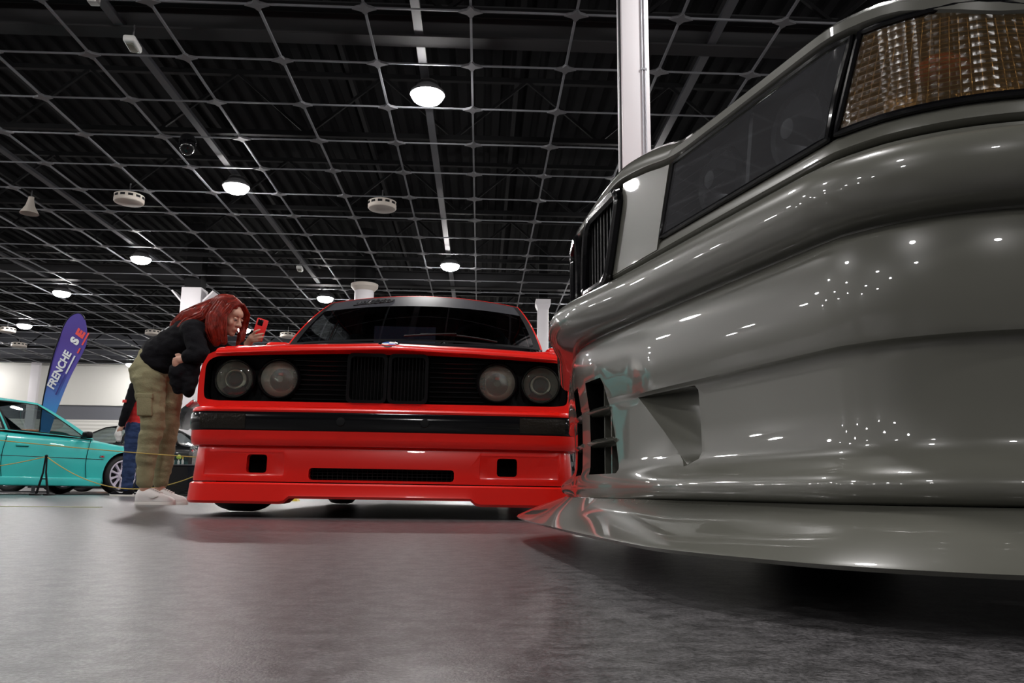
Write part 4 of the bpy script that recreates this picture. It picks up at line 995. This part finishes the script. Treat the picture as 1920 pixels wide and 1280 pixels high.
# black display box with small bottles
bx = empty('display_box', (-4.40, 11.6, 0)); tag(bx, 'black display box with a pale top edge behind the woman', 'box')
add_obj('body', rbox_mesh((1.1, .6, .41), .01, 1, (0, 0, .205)), 'blackpaint', bx); add_obj('top_edge', rbox_mesh((1.12, .62, .02), .005, 1, (0, 0, .42)), 'tray', bx)
def bottle(x, h, r, cap, label, ball=False):
    b = empty('small_bottle', (-4.40 + x, 11.42, .43)); tag(b, label, 'bottle')
    MB().lathe([(0, 0), (r, 0), (r, h * .62), (r * .45, h * .78), (r * .45, h), (0, h)], 18).build('body', 'bottle', b)
    if ball: MB().ell((0, 0, h + .028), (.032, .032, .032)).build('ball_top', cap, b)
    else: MB().lathe([(r * .55, h * .9), (r * .55, h + .015), (0, h + .015)], 14).build('cap', cap, b)
bottle(-.30, .085, .016, 'blue', 'small pale bottle with a blue cap on the black display box'); bottle(-.225, .075, .014, 'limeball', 'small pale bottle topped with a lime ball on the black display box', True); bottle(-.17, .09, .015, 'yellow', 'small pale bottle with a yellow cap on the black display box')

# ================================================================== PEOPLE
def shoe(parent, heel, yaw, L, w, m, sole_m, tick=None):
    s = empty('shoe_pivot'); bpy.data.objects.remove(s)
    def ring(t, z0, top):
        out = []
        ww = w / 2 * interp([(0, .55), (.06, .78), (.25, .80), (.45, .82), (.70, 1.0), (.85, .92), (.95, .66), (1.0, .30)], t)
        for k in range(17):
            a = PI * k / 16; out.append(Vector((t * L, -ww * math.cos(a), z0 + (top - z0) * (math.sin(a) ** .6))))
        return out
    ts = [0, .03, .06, .12, .2, .3, .4, .5, .6, .7, .8, .88, .94, .98, 1.0]
    R = Matrix.Rotation(yaw, 3, 'Z'); H = Vector(heel)
    up = [[R @ p + H for p in ring(t, .022, interp([(0, .075), (.06, .098), (.25, .102), (.38, .108), (.55, .088), (.75, .064), (.9, .056), (1, .034)], t))] for t in ts]
    so = [[R @ Vector((p.x * 1.02 - .002, p.y * 1.06, p.z)) + H for p in ring(t, .0, .034)] for t in ts]
    u = pyd('shoe', *loft(up), m, parent, 50); pyd('sole', *loft(so), sole_m, u, 50)
    for k in range(5):
        t = .42 + k * .055; z = interp([(.38, .108), (.55, .088), (.75, .064)], t) + .002; q = MB().box((0, 0, 0), (.008, w * .42, .006)); q.v = [R @ (p + Vector((t * L, 0, z))) + H for p in q.v]; q.build('lace', sole_m, u, 0)
    if tick:
        for sg in (-1, 1):
            pts = [(.62, .030), (.50, .036), (.40, .050), (.30, .070)] if True else 0
            q = MB(); pol = [(.66, .046), (.52, .030), (.42, .030), (.38, .042), (.44, .040), (.54, .042)]
            q.prism(pol, lambda a, b, d: Vector((a * L, sg * (interp([(.3, .42), (.7, .50)], a) * w - .002 + d), b + .012)), 0, .006); q.v = [R @ p + H for p in q.v]; q.build('side_tick', tick, u, 0)
    return u
def strands(chains, n, seed, r=(.0022, .0042)):
    rnd = random.Random(seed); mb = MB()
    for _ in range(n):
        pts, rad = rnd.choice(chains); a = rnd.uniform(0, 2 * PI); e = rnd.uniform(.80, 1.06); ph = rnd.uniform(0, 6)
        path = []; K = 12
        for k in range(K + 1):
            t = k / K * (len(pts) - 1); i = min(int(t), len(pts) - 2); u = t - i
            p = Vector(pts[i]).lerp(Vector(pts[i + 1]), u); q = rad[i] * (1 - u) + rad[i + 1] * u; d = (Vector(pts[i + 1]) - Vector(pts[i])).normalized()
            n1 = d.cross(Vector((0, 1, .2))).normalized(); n2 = n1.cross(d)
            path.append(p + (n1 * math.cos(a + .4 * k / K) + n2 * math.sin(a + .4 * k / K)) * q * e + Vector((math.sin(ph + k * .7), math.cos(ph + k * .6), 0)) * .004)
        rr = rnd.uniform(*r); mb.tube(path, [rr * (1 - .7 * (k / K) ** 2) for k in range(K + 1)], 5)
    return mb

# ---- the woman with the phone
wom = empty('person', (-2.343, 5.55, 0)); tag(wom, 'person with long red hair, black top and khaki trousers bending over the red car', 'person')
HC = Vector((.468, 0, 1.288)); fw = Vector((.88, -.30, -.38)).normalized(); lf = Vector((0, 0, 1)).cross(fw).normalized(); upv = fw.cross(lf).normalized()
HR_ = Matrix((fw, lf, upv)).transposed()
def hp(x, y, z): return HC + HR_ @ Vector((x, y, z))
def hand(palm0, palm1, fingers, thumb):
    b = [('c', [palm0, palm1], [.024, .030])]
    for pts in fingers: b.append(('c', pts, [.0092] * (len(pts) - 1) + [.0075]))
    b.append(('c', thumb, [.012, .0105, .009])); return b
body = [('e', hp(-.012, 0, .030), (.100, .077, .108), HR_), ('e', hp(.030, 0, -.040), (.062, .058, .078), HR_), ('e', hp(.064, 0, -.098), (.024, .026, .022), HR_),
        ('c', [hp(.086, 0, .018), hp(.110, 0, -.026)], [.010, .0135]), ('c', [hp(.098, -.012, -.030), hp(.098, .012, -.030)], [.010, .010]),
        ('c', [hp(.086, -.016, -.060), hp(.092, 0, -.060), hp(.086, .016, -.060)], [.008, .0105, .008]), ('c', [hp(.085, -.012, -.073), hp(.085, .012, -.073)], [.009, .009]),
        ('e', hp(.056, -.040, -.025), (.030, .026, .030), HR_), ('e', hp(.056, .040, -.025), (.030, .026, .030), HR_), ('e', hp(.045, 0, .045), (.052, .060, .045), HR_),
        ('e', hp(-.012, -.078, -.005), (.026, .012, .034), HR_), ('e', hp(-.012, .078, -.005), (.026, .012, .034), HR_),
        ('c', [(.31, 0, 1.17), (.40, 0, 1.215), hp(-.02, 0, -.04)], [.07, .056, .055]),
        ('c', [(-.05, 0, .90), (.08, 0, 1.04), (.22, 0, 1.13), (.31, 0, 1.17)], [.11, .105, .12, .08], (1, 1.25, 1)),
        ('c', [(.27, -.17, 1.16), (.36, -.245, .985), (.25, -.225, .955)], [.055, .042, .030]), ('c', [(.29, .17, 1.16), (.45, .16, 1.00), (.585, .02, 1.090), (.61, .0, 1.112)], [.055, .042, .031, .026]),
        ('c', [(-.03, -.09, .84), (-.008, -.10, .51), (-.052, -.105, .30), (-.060, -.105, .10)], [.075, .052, .046, .034]), ('c', [(.0, .09, .84), (.005, .09, .48), (-.02, .095, .28), (-.050, .10, .10)], [.075, .052, .046, .034]),
        ('c', [(-.062, -.105, .065), (.0, -.105, .045), (.06, -.105, .04)], [.030, .026, .022]), ('c', [(-.055, .10, .065), (.01, .10, .045), (.06, .10, .04)], [.030, .026, .022])]
body += hand((.606, .0, 1.112), (.640, -.022, 1.140), [[(.642, -.040, 1.158), (.668, -.058, 1.176), (.700, -.048, 1.194)], [(.652, -.040, 1.143), (.690, -.058, 1.156), (.722, -.046, 1.166)], [(.652, -.036, 1.127), (.690, -.052, 1.134), (.718, -.040, 1.142)], [(.648, -.030, 1.113), (.680, -.044, 1.116), (.702, -.034, 1.122)]],
             [(.625, .0, 1.135), (.640, .012, 1.160), (.662, .012, 1.188)])
body += hand((.25, -.225, .955), (.225, -.23, .945), [[(.215, -.240, .960), (.190, -.252, .950), (.182, -.245, .930)], [(.212, -.242, .945), (.186, -.252, .934), (.180, -.244, .914)], [(.212, -.240, .930), (.188, -.250, .919), (.184, -.242, .900)], [(.216, -.236, .917), (.196, -.244, .906), (.194, -.238, .890)]],
             [(.235, -.222, .965), (.215, -.235, .982), (.198, -.240, .978)])
wb_ = organic('body', body, .0052, 'skin', wom, 5)
for sg in (-1, 1):
    e = MB().ell(hp(.0825, sg * .031, .006), (.0105, .0105, .0105)).build('eye', 'eyew', wom); MB().ell(hp(.0885, sg * .030, .002), (.0052, .0052, .0052)).build('iris', 'dark', e); MB().ell(hp(.0835, sg * .031, .0125), (.0125, .0135, .0095), HR_).build('eyelid', 'skin', e)
    MB().tube([hp(.092, sg * .014, .028), hp(.095, sg * .030, .034), hp(.085, sg * .048, .028)], [.0018, .0022, .0012], 6).build('eyebrow', 'dark', wom)
    MB().tube([hp(.091, sg * .020, .004), hp(.0955, sg * .031, .0045), hp(.089, sg * .043, .003)], [.0010, .0014, .0010], 5).build('eyelash', 'dark', wom)
MB().tube([hp(.093, -.019, -.0655), hp(.1015, 0, -.0645), hp(.093, .019, -.0655)], [.002, .0042, .002], 6).build('lips', 'lips', wom)
# trousers
organic('trousers', [('e', (-.062, 0, .905), (.118, .175, .135)), ('e', (-.095, -.075, .875), (.088, .09, .10)), ('e', (-.085, .075, .875), (.088, .09, .10)), ('c', [(-.035, 0, .98), (.03, 0, .93)], [.12, .10], (1, 1.3, 1)),
    ('c', [(-.045, -.09, .83), (-.010, -.10, .52), (-.054, -.105, .30), (-.060, -.105, .150)], [.110, .078, .066, .054]), ('c', [(.01, .09, .83), (.006, .09, .48), (-.018, .095, .28), (-.047, .10, .150)], [.108, .074, .062, .052])], .009, 'khaki', wom, 5, (.0085, (8, 8, 19)))
tp = rbox('thigh_pocket', (-.030, -.186, .640), (.10, .026, .13), .010, 'khaki', wom, 3, (.06, 0, .05)); fl_ = rbox('pocket_flap', (-.030, -.190, .708), (.112, .028, .038), .008, 'khaki', wom, 3, (.06, 0, .05))
# top
top_ = organic('hooded_top', [('c', [(.005, 0, .985), (.10, 0, 1.055), (.215, 0, 1.115), (.30, 0, 1.16)], [.150, .152, .160, .115], (1, 1.22, 1)), ('e', (.285, -.155, 1.155), (.095, .08, .085)), ('e', (.295, .155, 1.155), (.095, .08, .085)), ('e', (.02, 0, .94), (.12, .17, .10)),
    ('c', [(.275, -.175, 1.15), (.365, -.25, .985), (.275, -.232, .962)], [.078, .062, .046]), ('c', [(.295, .175, 1.15), (.45, .165, 1.00), (.575, .03, 1.083)], [.078, .062, .044]), ('c', [(.30, -.06, 1.235), (.36, 0, 1.23), (.30, .06, 1.235)], [.05, .05, .05])], .009, 'hoodie', wom, 5, (.010, (10, 10, 16)))
mb = MB()
for k, (a, b) in enumerate((((.060, -.13, 1.190), (.078, -.14, 1.214)), ((.075, -.13, 1.185), (.094, -.14, 1.216)), ((.040, -.13, 1.170), (.052, -.14, 1.190)))): mb.tube([top_.closest_point_on_mesh(Vector(a).lerp(Vector(b), t / 3))[1] for t in range(4)], .005, 6)
mb.build('back_print', 'letter', wom)
# jacket hung over the forearm
organic('carried_jacket', [('c', [(.27, -.20, .93), (.20, -.21, .86), (.19, -.19, .76)], [.05, .065, .045], (1, .8, 1)), ('c', [(.30, -.19, .93), (.27, -.20, .82), (.26, -.19, .74)], [.05, .06, .045], (1, .8, 1))], .008, 'hoodie', wom, 4, (.012, (14, 14, 18)))
# hair
chains = [([hp(.02, -.02, .132), hp(-.02, -.085, .085), (.415, -.135, 1.26), (.405, -.140, 1.17), (.42, -.125, 1.085)], [.02, .035, .046, .050, .030]),
          ([hp(.05, -.015, .125), hp(.045, -.080, .085), (.470, -.125, 1.27), (.462, -.125, 1.18), (.475, -.11, 1.085)], [.014, .020, .026, .030, .020]),
          ([hp(.06, .015, .118), hp(.078, .072, .07), hp(.075, .085, -.03), (.540, .050, 1.16), (.525, .03, 1.085)], [.014, .018, .022, .024, .016]),
          ([hp(-.02, 0, .130), hp(-.105, 0, .070), (.30, -.03, 1.325), (.20, -.06, 1.275), (.115, -.085, 1.205)], [.03, .050, .056, .048, .026]),
          ([hp(-.04, -.03, .120), hp(-.11, -.05, .030), (.32, -.10, 1.265), (.24, -.13, 1.225), (.17, -.15, 1.165)], [.03, .045, .046, .038, .020])]
hb = [('e', hp(-.030, 0, .050), (.108, .098, .102), HR_), ('e', hp(-.055, 0, -.01), (.085, .092, .10), HR_)] + [('c', p, r) for p, r in chains]
hair = organic('hair', hb, .008, 'hair', wom, 4, (.006, (30, 30, 8)))
strands(chains, 260, 3).build('hair_strands', 'hair', wom, 60)['kind'] = 'stuff'
rnd = random.Random(5); cap = MB()
for k in range(150):                      # combed strands over the crown
    a = rnd.uniform(-1.0, 1.0); sd = -1 if rnd.random() < .7 else 1; x0 = rnd.uniform(-.10, .062)
    cap.tube([hp(-.03 + (x0 + .03) * 1.02, sd * .100 * math.sin(t), .050 + .104 * math.cos(t) * math.sqrt(max(.12, 1 - ((x0 + .03) / .112) ** 2))) for t in [j * .17 for j in range(11)]], [.0035 - .0015 * j / 10 for j in range(11)], 5)
cap.build('crown_strands', 'hair', wom, 60)['kind'] = 'stuff'
shoe(wom, (-.112, -.108, 0), 0.0, .250, .098, 'shoe', 'sole', 'sole'); shoe(wom, (-.128, .095, 0), 0.05, .262, .098, 'shoe', 'sole', 'sole')
# hips pushed back: the whole figure leans over its heels
for c in wom.children:
    c.location.x -= .085 * c.location.z
    for q in [c] + list(c.children):
        for v_ in q.data.vertices: v_.co.x -= .085 * v_.co.z
# red phone in her hand: a thing of its own
PR = Matrix.Rotation(math.radians(14), 4, 'Y') @ Matrix.Rotation(math.radians(28), 4, 'Z')
ph = empty('phone', (0, 0, 0)); ph.matrix_world = Matrix.Translation((-2.343 + .692 - .102, 5.55 - .022, 1.198)) @ PR
tag(ph, 'red cased phone with a dark camera window held up in a hand', 'phone')
add_obj('case', rbox_mesh((.078, .011, .155), .005, 3), 'redcase', ph); add_obj('screen', rbox_mesh((.070, .002, .146), .0008, 1, (0, .0062, 0)), 'gloss_black', ph)
ci = add_obj('camera_window', rbox_mesh((.036, .003, .042), .0014, 2, (-.012, -.0062, .048)), 'gloss_black', ph)
for (x, z) in ((-.020, .058), (-.020, .038), (-.004, .048)): MB().lathe([(.0065, 0), (.0065, -.002), (0, -.002)], 16, 'Y', (x, -.0077, z)).build('camera_lens', 'gloss_black', ci)

# ---- the visitor in the red vest
p2 = empty('person', (-4.745, 10.35, 0)); tag(p2, 'person in a red vest with black sleeves and blue jeans standing behind the woman', 'person')
hd = Vector((-.02, 0, 1.60))
b = [('e', hd + Vector((.01, 0, .03)), (.098, .076, .11)), ('e', hd + Vector((-.03, 0, -.045)), (.062, .058, .075)), ('c', [hd + Vector((-.085, 0, .015)), hd + Vector((-.11, 0, -.025))], [.010, .014]), ('c', [hd + Vector((-.085, -.015, -.062)), hd + Vector((-.085, .015, -.062))], [.010, .010]),
     ('e', hd + Vector((.01, -.078, -.005)), (.026, .012, .034)), ('e', hd + Vector((.01, .078, -.005)), (.026, .012, .034)), ('c', [(.02, 0, 1.40), hd + Vector((.01, 0, -.05))], [.065, .058]),
     ('c', [(.0, 0, .92), (.0, 0, 1.1), (.0, 0, 1.3), (.02, 0, 1.40)], [.12, .12, .135, .08], (1, 1.3, 1)), ('c', [(.01, -.19, 1.35), (-.03, -.23, 1.08), (-.10, -.22, .86)], [.055, .043, .03]), ('c', [(.01, .19, 1.35), (-.02, .24, 1.08), (-.12, .22, .88)], [.055, .043, .03]),
     ('c', [(.0, -.09, .88), (-.01, -.10, .48), (-.01, -.11, .10)], [.08, .058, .038]), ('c', [(.02, .09, .88), (.05, .10, .48), (.06, .11, .10)], [.08, .058, .038]), ('c', [(-.02, -.11, .06), (-.10, -.11, .04)], [.032, .022]), ('c', [(.06, .11, .06), (-.02, .11, .04)], [.032, .022])]
for sgn, yy, z0 in ((0, -.22, .855), (1, .22, .875)):
    b += hand((-.10, yy, z0), (-.115, yy, z0 - .04), [[(-.125 - .004 * k, yy - .02 + .013 * k, z0 - .065), (-.138, yy - .02 + .013 * k, z0 - .095), (-.132, yy - .02 + .013 * k, z0 - .118)] for k in range(4)], [(-.11, yy - .02, z0 - .02), (-.13, yy - .028, z0 - .04), (-.138, yy - .026, z0 - .06)])
organic('body', b, .008, 'skin', p2, 4)
organic('hair', [('e', hd + Vector((.022, 0, .048)), (.100, .086, .100)), ('e', hd + Vector((.05, 0, -.01)), (.07, .08, .08))], .009, 'dark', p2, 3)
organic('jeans', [('c', [(.005, 0, .96), (.005, 0, .88)], [.135, .135], (1, 1.25, 1)), ('c', [(.0, -.09, .86), (-.015, -.10, .50), (-.01, -.11, .30), (-.015, -.11, .115)], [.11, .085, .078, .068]), ('c', [(.02, .09, .86), (.05, .10, .50), (.06, .11, .115)], [.11, .085, .068])], .010, 'denim', p2, 4, (.010, (10, 10, 22)))
organic('vest', [('c', [(.0, 0, .90), (.0, 0, 1.08), (.0, 0, 1.28), (.015, 0, 1.38)], [.150, .150, .160, .10], (1, 1.25, 1)), ('e', (.01, -.15, 1.345), (.085, .08, .075)), ('e', (.01, .15, 1.345), (.085, .08, .075))], .010, 'redvest', p2, 4, (.006, (10, 10, 14)))
for s, sh_, el, wr in ((-1, (.01, -.205, 1.35), (-.04, -.245, 1.08), (-.10, -.225, .885)), (1, (.01, .205, 1.35), (-.02, .25, 1.08), (-.12, .225, .90))): organic('sleeve', [('c', [sh_, el, wr], [.075, .062, .045])], .010, 'hoodie', p2, 4, (.006, (14, 14, 14)))
rbox('sleeve_badge', (-.055, -.312, 1.16), (.05, .006, .035), .002, 'letter_red', p2)
shoe(p2, (.075, -.115, 0), PI, .285, .10, 'hoodie', 'sole', 'letter'); shoe(p2, (.145, .11, 0), PI, .285, .10, 'hoodie', 'sole', 'letter')
pc = organic('paper_bag', [('c', [(-.13, -.22, .83), (-.13, -.225, .75), (-.12, -.22, .69)], [.035, .05, .035], (1, .6, 1))], .008, 'white', None, 3, (.006, (20, 20, 20))); pc.location = p2.location; tag(pc, 'small crumpled white bag hanging from the hand of the person in the red vest', 'bag')
